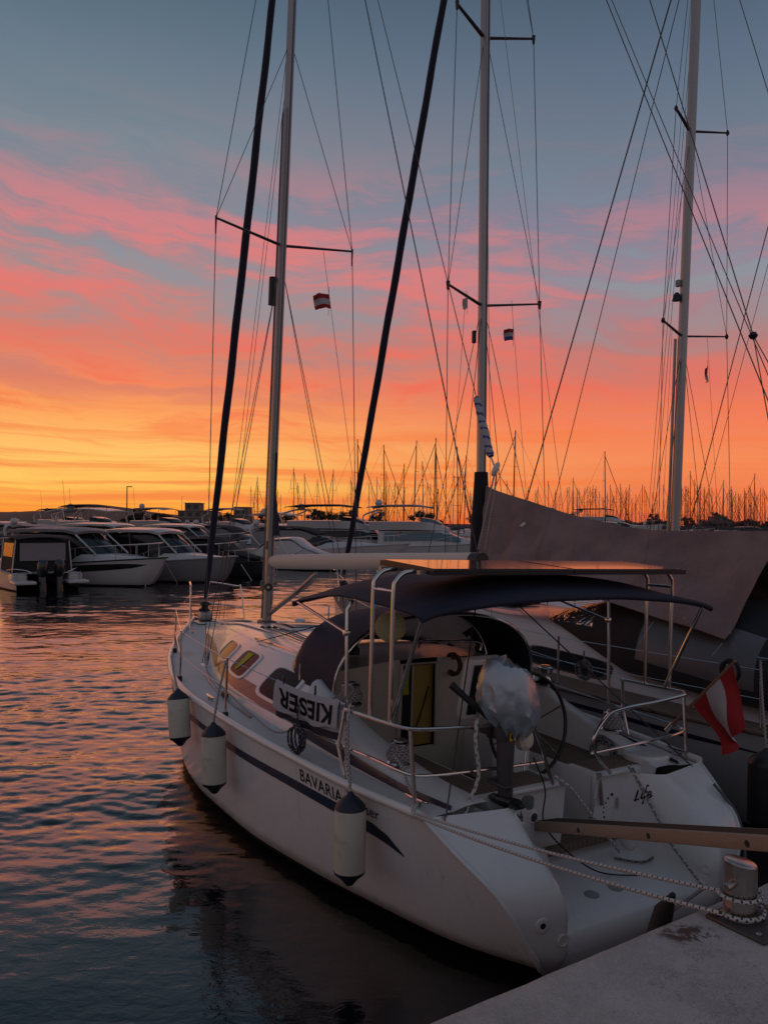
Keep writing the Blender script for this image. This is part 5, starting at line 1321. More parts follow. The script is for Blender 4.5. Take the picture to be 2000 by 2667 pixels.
for zz, ln, sw in ((MAST3(6.85).z, .98, .3), (10.95, .8, .26)):
    for s in (-1, 1):
        a = MAST3(zz); t = Vector((s*ln, a.y - sw, zz + .08)); MB().tube([a + Vector((s*.06, 0, 0)), t], [.038, .026], 10, flat=.55, up=(0, 0, 1)).build('spreader', M['dark_alloy'], b3)
        MB().lathe([(.02, -.05), (.04, 0), (.02, .05)], t, n=8).build('spreader_boot', M['black_plastic'], b3)
for s in (-1, 1):
    t1 = Vector((s*.98, MAST3(6.85).y - .3, 6.93)); t2 = Vector((s*.8, MAST3(10.95).y-.26, 11.03)); cp = Vector((s*1.15, 5.5, 1.3))
    wires([([cp, t1], .0065), ([t1, t2], .0065), ([t2, MAST3(16)], .006), ([t1, MAST3(10.9)], .0055), ([cp, MAST3(6.7)], .006), ([cp + Vector((0, .5, 0)), MAST3(6.7)], .006)], 'shroud', b3)
    wires([([t1.lerp(MAST3(6.9), .45), cp + Vector((-s*.15, .1, 0))], .0035)], 'flag_halyard', b3, 'rope_grey')
wires([([MAST3(14) + Vector((.1*k, .1, 0)), MAST3(1.8) + Vector((-.30 + .1*k, .5, 0))], .005) for k in range(3)], 'mast_halyard', b3, 'rope_grey')
MB().box(MAST3(7.9) + Vector((-.10, .08, 0)), (.08, .1, .14), bev=.02).build('steaming_light', M['vent_grey'], b3)
MB().lathe([(.09, 0), (.06, .12), (.03, .16)], MAST3(7.55) + Vector((-.13, .08, 0)), n=12).build('mast_horn', M['black_plastic'], b3)
l4a, l4b = P3.s(1746, 0, 0), P3.s(1366, 1318, 0); wires([([ext(l4a, l4b, 16), ext(l4a, l4b, 1.5)], .016)], 'forestay', b3)
l5a, l5b = P3.s(1767, 0, 0), P3.s(1453, 1264, 0); wires([([ext(l5a, l5b, 15), ext(l5a, l5b, 1.5)], .009)], 'inner_forestay', b3)
l7a, l7b = P3.s(1925, 0, 0), P3.s(2000, 244, 0); wires([([ext(l7a, l7b, 16.4), ext(l7a, l7b, 1.3)], .008)], 'backstay', b3)
small_flag(P3, P3.s(1841, 950, .55), (0, 0, -1), (-.55, -.3, -.55), .22, .22, [(.5, 0), (1, 1)], 'small red and white pennant right of the third mast', 3.0)
P4 = Frame(tuple(P1.world((13.0, 0, 0)).xy) + (0,), R(31.975), R(.8))
b4, h4 = cruiser(P4, 'white sailboat mostly out of frame at the far right with only its stays showing', 1.0, 'boat_white', 'boat_white', 'navy_decal')
l8a, l8b = P4.s(2000, 586, 0), P4.s(1792, 1378, 0); top4 = ext(l8a, l8b, 15.5)
mast_tube([Vector((0, top4.y + .1, 1.7)), Vector((0, top4.y-.1, 15.6))], .10, .075, 'mast', b4)
wires([([top4, ext(l8a, l8b, 1.6)], .013)], 'forestay', b4)
l9a, l9b = P4.s(2000, 684, .4), P4.s(1841, 1286, .4); wires([([ext(l9a, l9b, 13), ext(l9a, l9b, 1.6)], .007)], 'inner_forestay', b4)

# ------------------------------------------------------------------ motor boats across the basin
mat('boat_glass', (.10, .16, .20), .12, var=.05)
def wpx(u, Y, z=0.0):
    x = (u-1000)/FPX*Y; return Vector((x, Y, z))
def motor_boat(name, label, u, Y, th, L, B, style, hull_m='boat_white', group='motor boats moored across the basin', glass='tinted_glass', bimini='black_canvas', fb=None, stripe=None, roof_m='boat_white', light=None, cat='motor boat', bow=True):
    """u: photo column of the bow (or of the stern when bow=False); th: heading"""
    rg = random.Random(int(u*7+Y)); R0 = Matrix.Rotation(th, 3, 'Z'); p = wpx(u, Y)
    if bow: p = p - R0 @ Vector((0, L*.98, 0))
    e = bpy.data.objects.new(name, None); C.objects.link(e); e.location = p; e.rotation_euler = (0, 0, th); e.empty_display_size = 1
    tag(e, label, cat, group)
    k = L/10.0; w_ = B/2; f0 = fb or (.80 + .035*L)
    h = Hull([x*L for x in (-.02, .1, .3, .5, .68, .82, .92, 1.0)], [w_*x for x in (.86, .92, .98, 1, .90, .68, .40, .03)],
             [f0*x for x in (.86, .88, .94, 1.02, 1.13, 1.23, 1.30, 1.36)], [w_*x for x in (.80, .86, .90, .88, .70, .40, .16, 0)],
             [(-.45, .80*L), (0, .90*L), (f0*1.36, L)], [(-.45, .1), (0, 0), (f0, -.02*L)])
    h.mesh(26).build('hull', [M[hull_m], M['hull_black']], e, smooth=50)
    fs = [L*i/30 for i in range(31)]
    MB().grid([[(x*h.B(f)*.985, f, h.G(f) - .02 + .05*(1-x*x)) for x in (-1, -.6, 0, .6, 1)] for f in fs]).build('deck', M['boat_white'], e)
    for s in (-1, 1): MB().tube([(s*h.B(f), f, h.G(f)-.02) for f in fs], .035, 6).build('rubbing_strake', M['black_rubber' if rg.random() < .5 else 'alloy'], e)
    if stripe:
        for s in (-1, 1): strip_on_hull(h, [(L*.06, f0*.50, f0*.66), (L*.5, f0*.58, f0*.86), (L*.86, f0*.84, f0*1.05), (L*.93, f0*1.0, f0*1.02)], side=s, off=.012).build('hull_window', M['tinted_glass'], e)
    def loft(st, nm, m_, n=18, top_=True):
        "st: (f, half width low, half width high, z low, z high)"
        a = [q[0] for q in st]; rows = []
        for i in range(n+1):
            f = lerp(a[0], a[-1], i/n); wl, wh, zl, zh = (hermite(f, a, [q[j] for q in st]) for j in (1, 2, 3, 4))
            rows.append([(-wl, f, zl), (-lerp(wl, wh, .55), f, lerp(zl, zh, .6)), (-wh, f, lerp(zl, zh, .93)), (-wh*.8, f, zh), (0, f, zh + .02), (wh*.8, f, zh), (wh, f, lerp(zl, zh, .93)), (lerp(wl, wh, .55), f, lerp(zl, zh, .6)), (wl, f, zl)])
        m = MB().grid(rows); m.fc.append(list(range(9))); m.m.append(0); b = len(m.v)-9; m.fc.append([b+j for j in range(9)][::-1]); m.m.append(0)
        return m.build(nm, M[m_], e, smooth=45)
    def slab(st, th_, nm, m_, n=16, par=None):
        a = [q[0] for q in st]; rows = []
        for i in range(n+1):
            f = lerp(a[0], a[-1], i/n); hw, z = hermite(f, a, [q[1] for q in st]), hermite(f, a, [q[2] for q in st])
            rows.append([(hw*x, f, z + .10*(1-x*x)) for x in (-1, -.92, -.6, -.2, .2, .6, .92, 1)])
        return MB().sheet(rows, th_).build(nm, M[m_], par or e, smooth=50)
    dz_ = lambda f: h.G(f)
    def rail():
        for s in (-1, 1):
            pts = [(s*(h.B(f)-.10), f, dz_(f) + .30 + .38*sst(.42*L, .62*L, f)) for f in [L*(.42 + .52*i/14) for i in range(15)]] + [(s*.10, L*.985, dz_(L) + .70)]
            MB().tube([(pts[0][0], pts[0][1]-.1, dz_(L*.42))] + pts, .018, 6).build('bow_rail', ss, e)
            for f in (.5, .6, .7, .8, .89): MB().tube([(s*(h.B(f*L)-.10), f*L, dz_(f*L)), (s*(h.B(f*L)-.10), f*L, dz_(f*L) + .30 + .38*sst(.42, .62, f))], .014, 6).build('rail_post', ss, e)
    def dome(c, r=.32):
        MB().lathe([(r*.6, 0), (r*.9, r*.3), (r, r*.8), (r*.9, r*1.3), (r*.55, r*1.62), (.02, r*1.75)], c, n=16).build('radar_dome', M['boat_white'], e, smooth=60)
    def antenna(c, hh): MB().tube([c, Vector(c) + Vector((0, -.1*hh, hh))], .012, 5).build('antenna', M['far_mast'], e)
    zt = f0
    if style == 'coupe':                                     # hardtop cruiser
        loft([(.34*L, w_*.80, w_*.74, f0*.95, f0*1.0 + .42), (.62*L, w_*.78, w_*.66, f0*1.05, f0*1.12 + .34), (.80*L, w_*.48, w_*.36, f0*1.15, f0*1.2 + .16), (.90*L, w_*.15, w_*.08, f0*1.25, f0*1.28 + .02)], 'foredeck_trunk', 'boat_white')
        loft([(.20*L, w_*.84, w_*.72, f0*.95, f0+1.42), (.50*L, w_*.80, w_*.66, f0, f0+1.45), (.58*L, w_*.76, w_*.58, f0*1.02, f0+1.08), (.68*L, w_*.62, w_*.5, f0*1.05, f0+.42)], 'window_band', glass)
        slab([(.16*L, w_*.84, f0+1.40), (.30*L, w_*.86, f0+1.50), (.50*L, w_*.76, f0+1.48), (.555*L, w_*.62, f0+1.34)], .13, 'hardtop', roof_m)
        for s in (-1, 1):
            MB().tube([(s*w_*.86, .20*L, f0*.95), (s*w_*.80, .165*L, f0+.9), (s*w_*.76, .19*L, f0+1.45)], .07, 8).build('roof_pillar', M['boat_white'], e)
            MB().tube([(s*w_*.64, .68*L, f0*1.05+.40), (s*w_*.62, .555*L, f0+1.36)], .045, 8).build('windscreen_pillar', M['boat_white'], e)
            MB().tube([(s*w_*.84, .40*L, f0*1.0), (s*w_*.74, .37*L, f0+1.42)], .04, 8).build('window_pillar', M['boat_dark'], e)
        MB().tube([(0, .685*L, f0*1.05+.40), (0, .56*L, f0+1.36)], .03, 6).build('windscreen_pillar', M['boat_dark'], e)
        rail(); zt = f0+1.6
        MB().box((0, .05*L, f0*.55), (B*.84, .12*L, .12), bev=.04).build('swim_platform', M['boat_white'], e)
    elif style == 'fly':
        loft([(.12*L, w_*.84, w_*.78, f0*.9, f0+1.25), (.52*L, w_*.82, w_*.66, f0, f0+1.28), (.64*L, w_*.70, w_*.5, f0*1.06, f0+.75), (.76*L, w_*.5, w_*.36, f0*1.12, f0*1.1+.32), (.90*L, w_*.14, w_*.07, f0*1.24, f0*1.27+.02)], 'saloon', 'boat_white')
        loft([(.16*L, w_*.842, w_*.80, f0+.35, f0+1.12), (.50*L, w_*.80, w_*.70, f0+.42, f0+1.15), (.60*L, w_*.745, w_*.57, f0+.40, f0+.95), (.66*L, w_*.69, w_*.50, f0+.36, f0+.62)], 'window_band', glass)
        loft([(.06*L, w_*.80, w_*.86, f0+1.22, f0+1.95), (.30*L, w_*.84, w_*.90, f0+1.28, f0+1.98), (.46*L, w_*.78, w_*.76, f0+1.26, f0+1.96), (.58*L, w_*.40, w_*.30, f0+1.20, f0+1.42)], 'flybridge', 'boat_white')
        loft([(.40*L, w_*.76, w_*.66, f0+1.94, f0+2.30), (.48*L, w_*.70, w_*.55, f0+1.90, f0+2.16), (.53*L, w_*.5, w_*.4, f0+1.72, f0+1.84)], 'fly_windscreen', glass)
        for s in (-1, 1):
            MB().tube(spline([(s*w_*.84, .04*L, f0+1.6), (s*w_*.80, .02*L, f0+2.4), (s*w_*.62, .10*L, f0+2.85), (0, .12*L, f0+2.92)], 5), .10, 8, flat=.6).build('radar_arch', M['boat_white'], e)
            for f in (.12, .38): MB().tube([(s*w_*.80, f*L, f0+1.9), (s*w_*.84, (.25 + (f-.25)*1.25)*L, f0+3.15)], .022, 6).build('canopy_pole', ss, e)
        slab([(.04*L, w_*.80, f0+3.05), (.14*L, w_*.90, f0+3.22), (.34*L, w_*.90, f0+3.24), (.46*L, w_*.76, f0+3.06)], .06, 'fly_canopy', bimini)
        dome((w_*.3, .12*L, f0+2.92) if bimini == 'black_canvas' else (0, .1*L, f0+3.3), .30); rail(); antenna((w_*.5, .08*L, f0+2.9), 2.6); zt = f0+3.2
        MB().box((0, -.02*L, f0*.4), (B*.8, .10*L, .12), bev=.04).build('swim_platform', M['boat_white'], e)
    elif style == 'express':
        loft([(.40*L, w_*.80, w_*.72, f0*.98, f0+.40), (.62*L, w_*.74, w_*.58, f0*1.06, f0*1.1+.34), (.82*L, w_*.42, w_*.3, f0*1.17, f0*1.2+.14), (.92*L, w_*.12, w_*.06, f0*1.26, f0*1.29)], 'foredeck_trunk', 'boat_white')
        loft([(.40*L, w_*.80, w_*.74, f0*.98, f0+.92), (.50*L, w_*.76, w_*.62, f0, f0+.88), (.58*L, w_*.64, w_*.5, f0*1.02, f0+.42)], 'windscreen', glass)
        slab([(.08*L, w_*.76, f0+1.30), (.20*L, w_*.80, f0+1.52), (.36*L, w_*.78, f0+1.44), (.48*L, w_*.66, f0+.98)], .05, 'canopy', bimini)
        loft([(.07*L, w_*.82, w_*.72, f0*.95, f0+1.28), (.36*L, w_*.80, w_*.74, f0*.98, f0+1.40), (.47*L, w_*.76, w_*.64, f0, f0+.96)], 'canopy_side', 'boat_dark' if rg.random() < .6 else 'boat_grey')
        for s in (-1, 1): MB().tube(spline([(s*w_*.94, .16*L, f0*.9), (s*w_*.90, .09*L, f0+.8), (s*w_*.72, .06*L, f0+1.55), (0, .07*L, f0+1.68)], 5), .10, 8, flat=.6).build('radar_arch', M['boat_white'], e)
        dome((w_*.35, .07*L, f0+1.66), .24); rail(); zt = f0+1.6
    elif style == 'covered':
        slab([(.04*L, w_*.90, f0+.62), (.20*L, w_*.86, f0+1.25), (.42*L, w_*.82, f0+1.36), (.56*L, w_*.70, f0+.82), (.80*L, w_*.45, f0*1.15+.22), (.94*L, w_*.1, f0*1.3)], .05, 'boat_cover', bimini)
        loft([(.05*L, w_*.93, w_*.86, f0*.88, f0+.60), (.20*L, w_*.92, w_*.84, f0*.9, f0+1.24), (.42*L, w_*.92, w_*.80, f0*.95, f0+1.34), (.56*L, w_*.86, w_*.68, f0*1.0, f0+.8), (.80*L, w_*.55, w_*.43, f0*1.12, f0*1.15+.2)], 'cover_side', bimini)
        rail(); zt = f0+1.4
    elif style == 'tent':                                    # cuddy with canvas enclosure and twin outboards, seen from astern
        loft([(.44*L, w_*.72, w_*.62, f0*.98, f0+.45), (.66*L, w_*.6, w_*.5, f0*1.08, f0*1.12+.26), (.88*L, w_*.2, w_*.1, f0*1.22, f0*1.27)], 'foredeck_trunk', 'boat_white')
        loft([(.12*L, w_*.80, w_*.70, f0*.85, f0+1.34), (.40*L, w_*.80, w_*.68, f0*.9, f0+1.40), (.52*L, w_*.70, w_*.55, f0*.98, f0+.85)], 'canvas_enclosure', 'black_canvas')
        slab([(.10*L, w_*.74, f0+1.32), (.22*L, w_*.76, f0+1.44), (.42*L, w_*.70, f0+1.42)], .05, 'canvas_roof', 'black_canvas')
        MB().sheet([[(w_*x, .115*L - .01, z) for x in (-.62, -.2, .2, .62)] for z in (f0+.42, f0+.8, f0+1.20)], .015).build('canvas_window', M['boat_grey'], e)
        for s in (-1, 1):
            MB().sheet([[(s*(lerp(w_*.80, w_*.71, t) + .02), f*L, f0*.9 + t*(1.40 + f0*.1)) for f in (.15, .22, .30, .37)] for t in (.45, .65, .86)], .015).build('canvas_window', M['clear_vinyl'], e)
            for f in (.12, .40): MB().tube([(s*w_*.81, f*L, f0*.9), (s*w_*.72, f*L, f0+1.38)], .03, 6).build('canvas_pole', M['boat_white'], e)
            MB().box((s*w_*.70, -.03*L, .40), (B*.28, .14*L, .14), bev=.05).build('swim_platform', M['boat_white'], e)
            MB().box((s*w_*.74, .05*L, f0*.62), (B*.2, .10*L, f0*.55), bev=.08).build('quarter_step', M['boat_white'], e)
            o = MB().lathe([(.16, -.28), (.26, -.2), (.29, .1), (.27, .32), (.18, .44), (.02, .47)], (s*.34, -.05*L, f0+.06), axis=(0, -.15, 1), n=16, sx=.8).build('outboard_engine', M['motor_black'], e, smooth=60)
            MB().tube([(s*.34, -.045*L, f0-.2), (s*.34, -.07*L, .0), (s*.34, -.075*L, -.3)], [.17, .15, .08], 10).build('engine_leg', M['motor_black'], o)
        for s in (-1, 1): MB().tube(spline([(s*.16*B, -.02*L, f0*.8), (s*.3*B, -.03*L, f0+.05), (s*.42*B, .04*L, f0+.1), (s*.46*B, .14*L, f0+.02)], 4), .02, 6).build('stern_rail', ss, e)
        rail(); zt = f0+1.4
    elif style == 'tower':                                   # big hardtop on a tall arch
        loft([(.12*L, w_*.84, w_*.78, f0*.9, f0+1.2), (.55*L, w_*.8, w_*.62, f0, f0+1.2), (.70*L, w_*.55, w_*.4, f0*1.1, f0*1.1+.4), (.9*L, w_*.14, w_*.07, f0*1.24, f0*1.27)], 'saloon', 'boat_white')
        loft([(.16*L, w_*.842, w_*.80, f0+.40, f0+1.06), (.52*L, w_*.79, w_*.68, f0+.42, f0+1.08), (.64*L, w_*.68, w_*.5, f0+.40, f0+.62)], 'window_band', glass)
        slab([(.0*L, w_*.72, f0+2.55), (.14*L, w_*.92, f0+2.78), (.38*L, w_*.92, f0+2.85), (.56*L, w_*.70, f0+2.60)], .12, 'hardtop', 'boat_white')
        for s in (-1, 1):
            MB().tube(spline([(s*w_*.82, .20*L, f0+1.1), (s*w_*.80, .10*L, f0+1.8), (s*w_*.74, .06*L, f0+2.6)], 5), .12, 8, flat=.5).build('radar_arch', M['boat_white'], e)
            MB().tube([(s*w_*.7, .50*L, f0+1.15), (s*w_*.72, .42*L, f0+2.75)], .04, 6).build('roof_pillar', M['boat_white'], e)
        dome((w_*-.2, .1*L, f0+2.9), .34); rail(); antenna((w_*.5, .2*L, f0+2.8), 2.2); zt = f0+3
        loft([(.06*L, w_*.80, w_*.84, f0+1.16, f0+1.75), (.40*L, w_*.82, w_*.84, f0+1.2, f0+1.78), (.52*L, w_*.5, w_*.4, f0+1.15, f0+1.4)], 'flybridge', 'boat_white')
    if light:
        MB().lathe([(.01, -.05), (.05, 0), (.01, .05)], (w_*.2 if style != 'tent' else 0, .1*L, zt - .35), n=10).build('cabin_light', M[light], e)
    return e, h
def emit(name, col, st):
    m = bpy.data.materials.new(name); m.use_nodes = True; b = m.node_tree.nodes['Principled BSDF']
    b.inputs['Emission Color'].default_value = lin(col); b.inputs['Emission Strength'].default_value = st; MT[name] = m
emit('lamp_green', (200, 255, 215), 6.0); emit('lamp_warm', (255, 220, 140), 6.0)
TH = R(-112)
ff = lambda fr, a, b, r, lab: fr
motor_boat('motor_boat', 'small white cabin boat with twin black outboards and a dark canvas enclosure', 128, 34.0, R(38), 7.8, 3.1, 'tent', fb=.85, bow=False)
eb, hb = motor_boat('motor_cruiser', 'white sport cruiser with dark hull window and a pointed bow rail beside the outboard boat', 428, 36.6, R(-114), 10.4, 3.4, 'coupe', stripe=True, roof_m='boat_grey', fb=1.02, cat='motor cruiser')
motor_boat('motor_cruiser', 'white coupe cruiser with a flat white roof and grey hull second from the outboard boat', 612, 39.2, R(-113), 9.2, 3.2, 'coupe', hull_m='boat_grey', fb=1.0, cat='motor cruiser')
motor_boat('motor_boat', 'low dark boat under a black tent just left of the nearest mast', 722, 43.0, R(-112), 7.2, 2.6, 'covered', hull_m='boat_dark', fb=.72)
motor_boat('motor_boat', 'small pale boat with a white bow cover behind the boom', 905, 50.0, R(-108), 6.4, 2.4, 'covered', bimini='boat_white', fb=.62)
motor_boat('motor_cruiser', 'long white express cruiser with dark arched canopy behind the boom', 1058, 58.0, R(-106), 13.0, 3.9, 'express', fb=1.15, cat='motor cruiser', bimini='black_canvas')
motor_boat('motor_yacht', 'white flybridge yacht with a black bimini and an orange life ring on its bow rail', 1148, 66.0, R(-107), 14.5, 4.3, 'fly', fb=1.3, cat='motor yacht')
motor_boat('motor_yacht', 'flybridge yacht under a pale grey canopy left of the grey sailboat mast', 1330, 64.0, R(-100), 12.5, 4.0, 'fly', fb=1.25, bimini='boat_grey', cat='motor yacht', glass='boat_glass')
# life ring
p = wpx(1048, 64.2, 2.05); lr = bpy.data.objects.new('life_ring', None); C.objects.link(lr); lr.location = p; tag(lr, 'orange and white life ring on the bow rail of the flybridge yacht', 'life ring'); lr.rotation_euler = (R(90), 0, R(25))
m = MB(); m.tube([(.33*math.cos(a), .33*math.sin(a), 0) for a in [2*math.pi*k/32 for k in range(32)]], .10, 8, closed=True, mf=lambda i, j: 1 if (i % 8) < 2 else 0); m.build('ring', [M['ring_red'], M['boat_white']], lr)
for k in range(4):
    a = math.pi/4 + k*math.pi/2; MB().tube([(.42*math.cos(a + q), .42*math.sin(a + q), .02) for q in (-.6, -.3, 0, .3, .6)], .015, 5).build('grab_line', M['rope_white'], lr)
# fenders of the sport cruiser
for (u, v, lab) in ((300, 1490, 'round black fender amidships on the sport cruiser'), (248, 1488, 'black fender aft of the round one on the sport cruiser')):
    q = WF.f(u, v, 37.6 + (300-u)*.006); e = bpy.data.objects.new('fender', None); C.objects.link(e); e.location = q - Vector((0, .35, .30)); tag(e, lab, 'fender', 'fenders on the boats across the basin')
    MB().lathe([(.03, 0), (.20, .05), (.30, .18), (.31, .34), (.24, .50), (.08, .58), (.03, .66)], n=16).build('fender_body', M['black_rubber'], e, smooth=60)
    MB().tube([(0, 0, .6), (0, .05, 1.0)], .015, 5).build('fender_rope', M['rope_grey'], e)
# mooring lines from bows into the water
for i, (u0_, v0_, Y0, u1_, v1_, lab) in enumerate(((352, 1446, 36.8, 380, 1527, 'thin mooring line slanting into the water from the sport cruiser bow'), (425, 1455, 36.8, 462, 1519, 'thin mooring line slanting into the water between the two cruisers'), (628, 1470, 42, 656, 1512, 'thin mooring line slanting into the water from the dark boat'))):
    o = MB().tube([WF.f(u0_, v0_, Y0), water_px(u1_, v1_)], .022, 5).build('mooring_line', M['rope_white']); tag(o, lab, 'rope', 'mooring lines of the boats across the basin')

rows2 = [  # second and third rows: (bow column, distance, heading, length, beam, style, hull, canopy, label)
 (92, 46, -112, 8.5, 2.9, 'covered', 'boat_dark', 'black_canvas', 'dark covered boat behind the outboard boat at the left edge', None),
 (330, 50, -110, 9.5, 3.2, 'express', 'boat_white', 'boat_grey', 'white express cruiser with grey canopy just behind the sport cruiser', 'lamp_green'),
 (480, 54, -112, 12, 3.7, 'coupe', 'boat_white', 'black_canvas', 'white hardtop cruiser with a lit green cabin lamp', 'lamp_green'),
 (640, 60, -112, 10.5, 3.4, 'coupe', 'boat_white', 'black_canvas', 'white cruiser with long dark windows left of the nearest mast', None),
 (770, 64, -110, 10.0, 3.3, 'express', 'boat_white', 'black_canvas', 'white express cruiser with black canopy half hidden by the nearest mast', 'lamp_warm'),
 (900, 72, -108, 10.5, 3.3, 'coupe', 'boat_white', 'black_canvas', 'white hardtop cruiser behind the pale bow cover', None),
 (40, 58, -110, 10, 3.3, 'tower', 'boat_white', 'black_canvas', 'white hardtop yacht with radar dome at the far left edge', None),
 (215, 64, -112, 11, 3.5, 'express', 'boat_white', 'boat_grey', 'white cruiser with a pale arch over its cockpit behind the dome', None),
 (440, 74, -112, 14, 4.2, 'tower', 'boat_white', 'black_canvas', 'large white yacht with a long arched hardtop seen against the hill', None),
 (565, 82, -112, 11, 3.5, 'fly', 'boat_white', 'boat_grey', 'flybridge yacht with grey canopy in front of the pale building', None),
 (690, 88, -112, 11, 3.5, 'express', 'boat_white', 'black_canvas', 'express cruiser in the back row left of the nearest mast', None),
 (820, 92, -110, 11, 3.5, 'coupe', 'boat_white', 'black_canvas', 'hardtop cruiser in the back row right of the nearest mast', None),
 (1010, 84, -108, 8.5, 3.0, 'covered', 'boat_white', 'blue_cover', 'boat under a bright blue cover behind the flybridge yacht', 'lamp_warm'),
 (140, 84, -112, 11, 3.5, 'coupe', 'boat_white', 'boat_grey', 'white coupe in the back row under the hill', None),
 (300, 96, -112, 12, 3.6, 'fly', 'boat_white', 'black_canvas', 'flybridge yacht with black canopy in the back row under the hill', None),
 (1215, 96, -106, 12, 3.8, 'express', 'boat_white', 'boat_grey', 'express cruiser behind the grey canopy yacht', None),
 (1545, 118, -118, 15, 4.5, 'tower', 'boat_white', 'black_canvas', 'white yacht whose swept hardtop shows above the mauve awning', None, 2.9),
 (1722, 128, -116, 15, 4.4, 'fly', 'boat_white', 'black_canvas', 'flybridge yacht with black canopy and radar dome above the mauve awning', None, 2.5),
 (1735, 112, -108, 16, 4.6, 'coupe', 'boat_white', 'black_canvas', 'long low white coupe above the awning left of the third mast', None, 1.9),
 (1860, 128, -104, 12, 3.8, 'express', 'boat_white', 'boat_grey', 'white cruiser just right of the third mast', 'lamp_warm', 1.5),
 (2030, 235, -100, 15, 6.0, 'coupe', 'boat_white', 'black_canvas', 'distant white catamaran cruiser at the right edge', None),
 (1905, 215, -102, 11, 3.6, 'express', 'boat_white', 'boat_grey', 'distant small cruiser left of the catamaran cruiser', None)]
for (u, Y, th, L, B, st, hm, bi, lab, li, *fb_) in rows2:
    motor_boat('motor_boat', lab, u, Y, R(th), L, B, st, hull_m=hm, bimini=bi, light=li, fb=fb_[0] if fb_ else None)
extra = [(70, 70, 9, 'express', 'boat_grey', 'small express cruiser with a grey canopy tucked behind the radar dome'), (255, 76, 9.5, 'covered', 'black_canvas', 'boat under a black cover in the third row below the hill'),
 (385, 66, 8.5, 'fly', 'black_canvas', 'small flybridge boat just right of the lit cabin lamp'), (520, 68, 9, 'covered', 'boat_grey', 'boat under a grey cover below the stepped building'), (735, 78, 9, 'fly', 'boat_grey', 'small flybridge boat with a grey canopy behind the nearest mast'),
 (860, 84, 10, 'tower', 'black_canvas', 'hardtop yacht in the back row left of the life ring yacht'), (955, 98, 10, 'express', 'boat_grey', 'express cruiser far back behind the blue covered boat'), (1130, 100, 11, 'covered', 'boat_white', 'boat under a white cover far back near the grey canopy yacht'),
 (610, 98, 10, 'coupe', 'black_canvas', 'white coupe far back below the low dark block'), (180, 104, 10, 'express', 'black_canvas', 'express cruiser with black canopy far back at the foot of the hill'), (455, 104, 10, 'covered', 'boat_white', 'white covered boat far back left of the stepped building')]
for (u, Y, L, st, bi, lab) in extra:
    motor_boat('motor_boat', lab, u, Y, R(-112 + 6*math.sin(u)), L, L*.34, st, bimini=bi)
# ------------------------------------------------------------------ the forest of masts
def far_sailboat():
    e = bpy.data.objects.new('moored_sailboat', None); C.objects.link(e)
    h = Hull([0, 2, 5, 8, 10.5, 11.5], [1.4, 1.7, 1.8, 1.4, .6, .05], [1.1, 1.1, 1.15, 1.25, 1.35, 1.4], [1.0, 1.4, 1.5, 1.0, .3, 0], [(-.45, 10), (1.4, 11.5)], [(-.45, .4), (1.1, 0)])
    h.mesh(14).build('hull', [M['boat_white'], M['hull_black']], e)
    MB().grid([[(x*h.B(f), f, h.G(f)-.01) for x in (-1, 0, 1)] for f in (0, 2, 4, 6, 8, 10, 11.4)]).build('deck', M['boat_white'], e)
    MB().grid([[(-1.1*k, f, 1.1), (-.9*k, f, 1.1 + .5*q), (.9*k, f, 1.1 + .5*q), (1.1*k, f, 1.1)] for f, k, q in ((1, 1, .6), (3, 1, .7), (3.6, 1, 1), (6.5, .8, .9), (8.6, .3, .1))]).build('coachroof', M['boat_white'], e)
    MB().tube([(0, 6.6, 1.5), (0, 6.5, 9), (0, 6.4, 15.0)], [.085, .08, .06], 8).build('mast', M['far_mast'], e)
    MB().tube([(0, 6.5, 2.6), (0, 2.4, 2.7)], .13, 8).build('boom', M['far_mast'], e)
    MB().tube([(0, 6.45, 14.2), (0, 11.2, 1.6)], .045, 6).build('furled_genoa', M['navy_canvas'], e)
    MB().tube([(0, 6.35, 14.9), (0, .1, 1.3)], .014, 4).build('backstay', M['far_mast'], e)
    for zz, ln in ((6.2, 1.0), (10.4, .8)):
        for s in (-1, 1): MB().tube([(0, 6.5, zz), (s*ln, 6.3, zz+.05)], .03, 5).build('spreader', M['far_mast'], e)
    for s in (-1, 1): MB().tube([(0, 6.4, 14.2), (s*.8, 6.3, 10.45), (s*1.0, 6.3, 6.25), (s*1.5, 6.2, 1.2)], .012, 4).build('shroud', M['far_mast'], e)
    return e
def copy_tree(o):
    c = o.copy(); C.objects.link(c)
    for ch in o.children:
        d = ch.copy(); C.objects.link(d); d.parent = c
    return c
masts = [(671, 1240), (695, 1254), (766, 1217), (777, 1256), (794, 1233), (825, 1247), (864, 1222), (914, 1242), (930, 1143), (1000, 1158), (1005, 1226), (1012, 1263), (1034, 1258), (1052, 1207), (1079, 1147), (1102, 1201),
 (1131, 1140), (1137, 1166), (1192, 1164), (1210, 1187), (1337, 1120), (1321, 1251), (1374, 1267), (1398, 1267), (1427, 1252), (1477, 1270), (1491, 1243), (1503, 1270), (1520, 1270), (1536, 1268), (1574, 1175), (1588, 1262), (1604, 1270),
 (1614, 1259), (1619, 1280), (1630, 1278), (1636, 1262), (1655, 1286), (1670, 1262), (1678, 1267), (1683, 1280), (1773, 1272), (1796, 1226), (1807, 1248), (1822, 1259), (1831, 1275), (1854, 1270), (1865, 1272), (1880, 1250), (1892, 1283), (1905, 1267),
 (1912, 1280), (1922, 1294), (1938, 1280), (1962, 1232), (1971, 1286), (1990, 1278)]
rg = random.Random(3)
for k in range(96):
    u = 1240 + 790*rg.random()**.8; masts.append((u, rg.uniform(1262, 1312)))
for k in range(26): masts.append((rg.uniform(900, 1260), rg.uniform(1238, 1305)))
for k in range(7): masts.append((rg.uniform(640, 900), rg.uniform(1262, 1300)))
proto = far_sailboat()
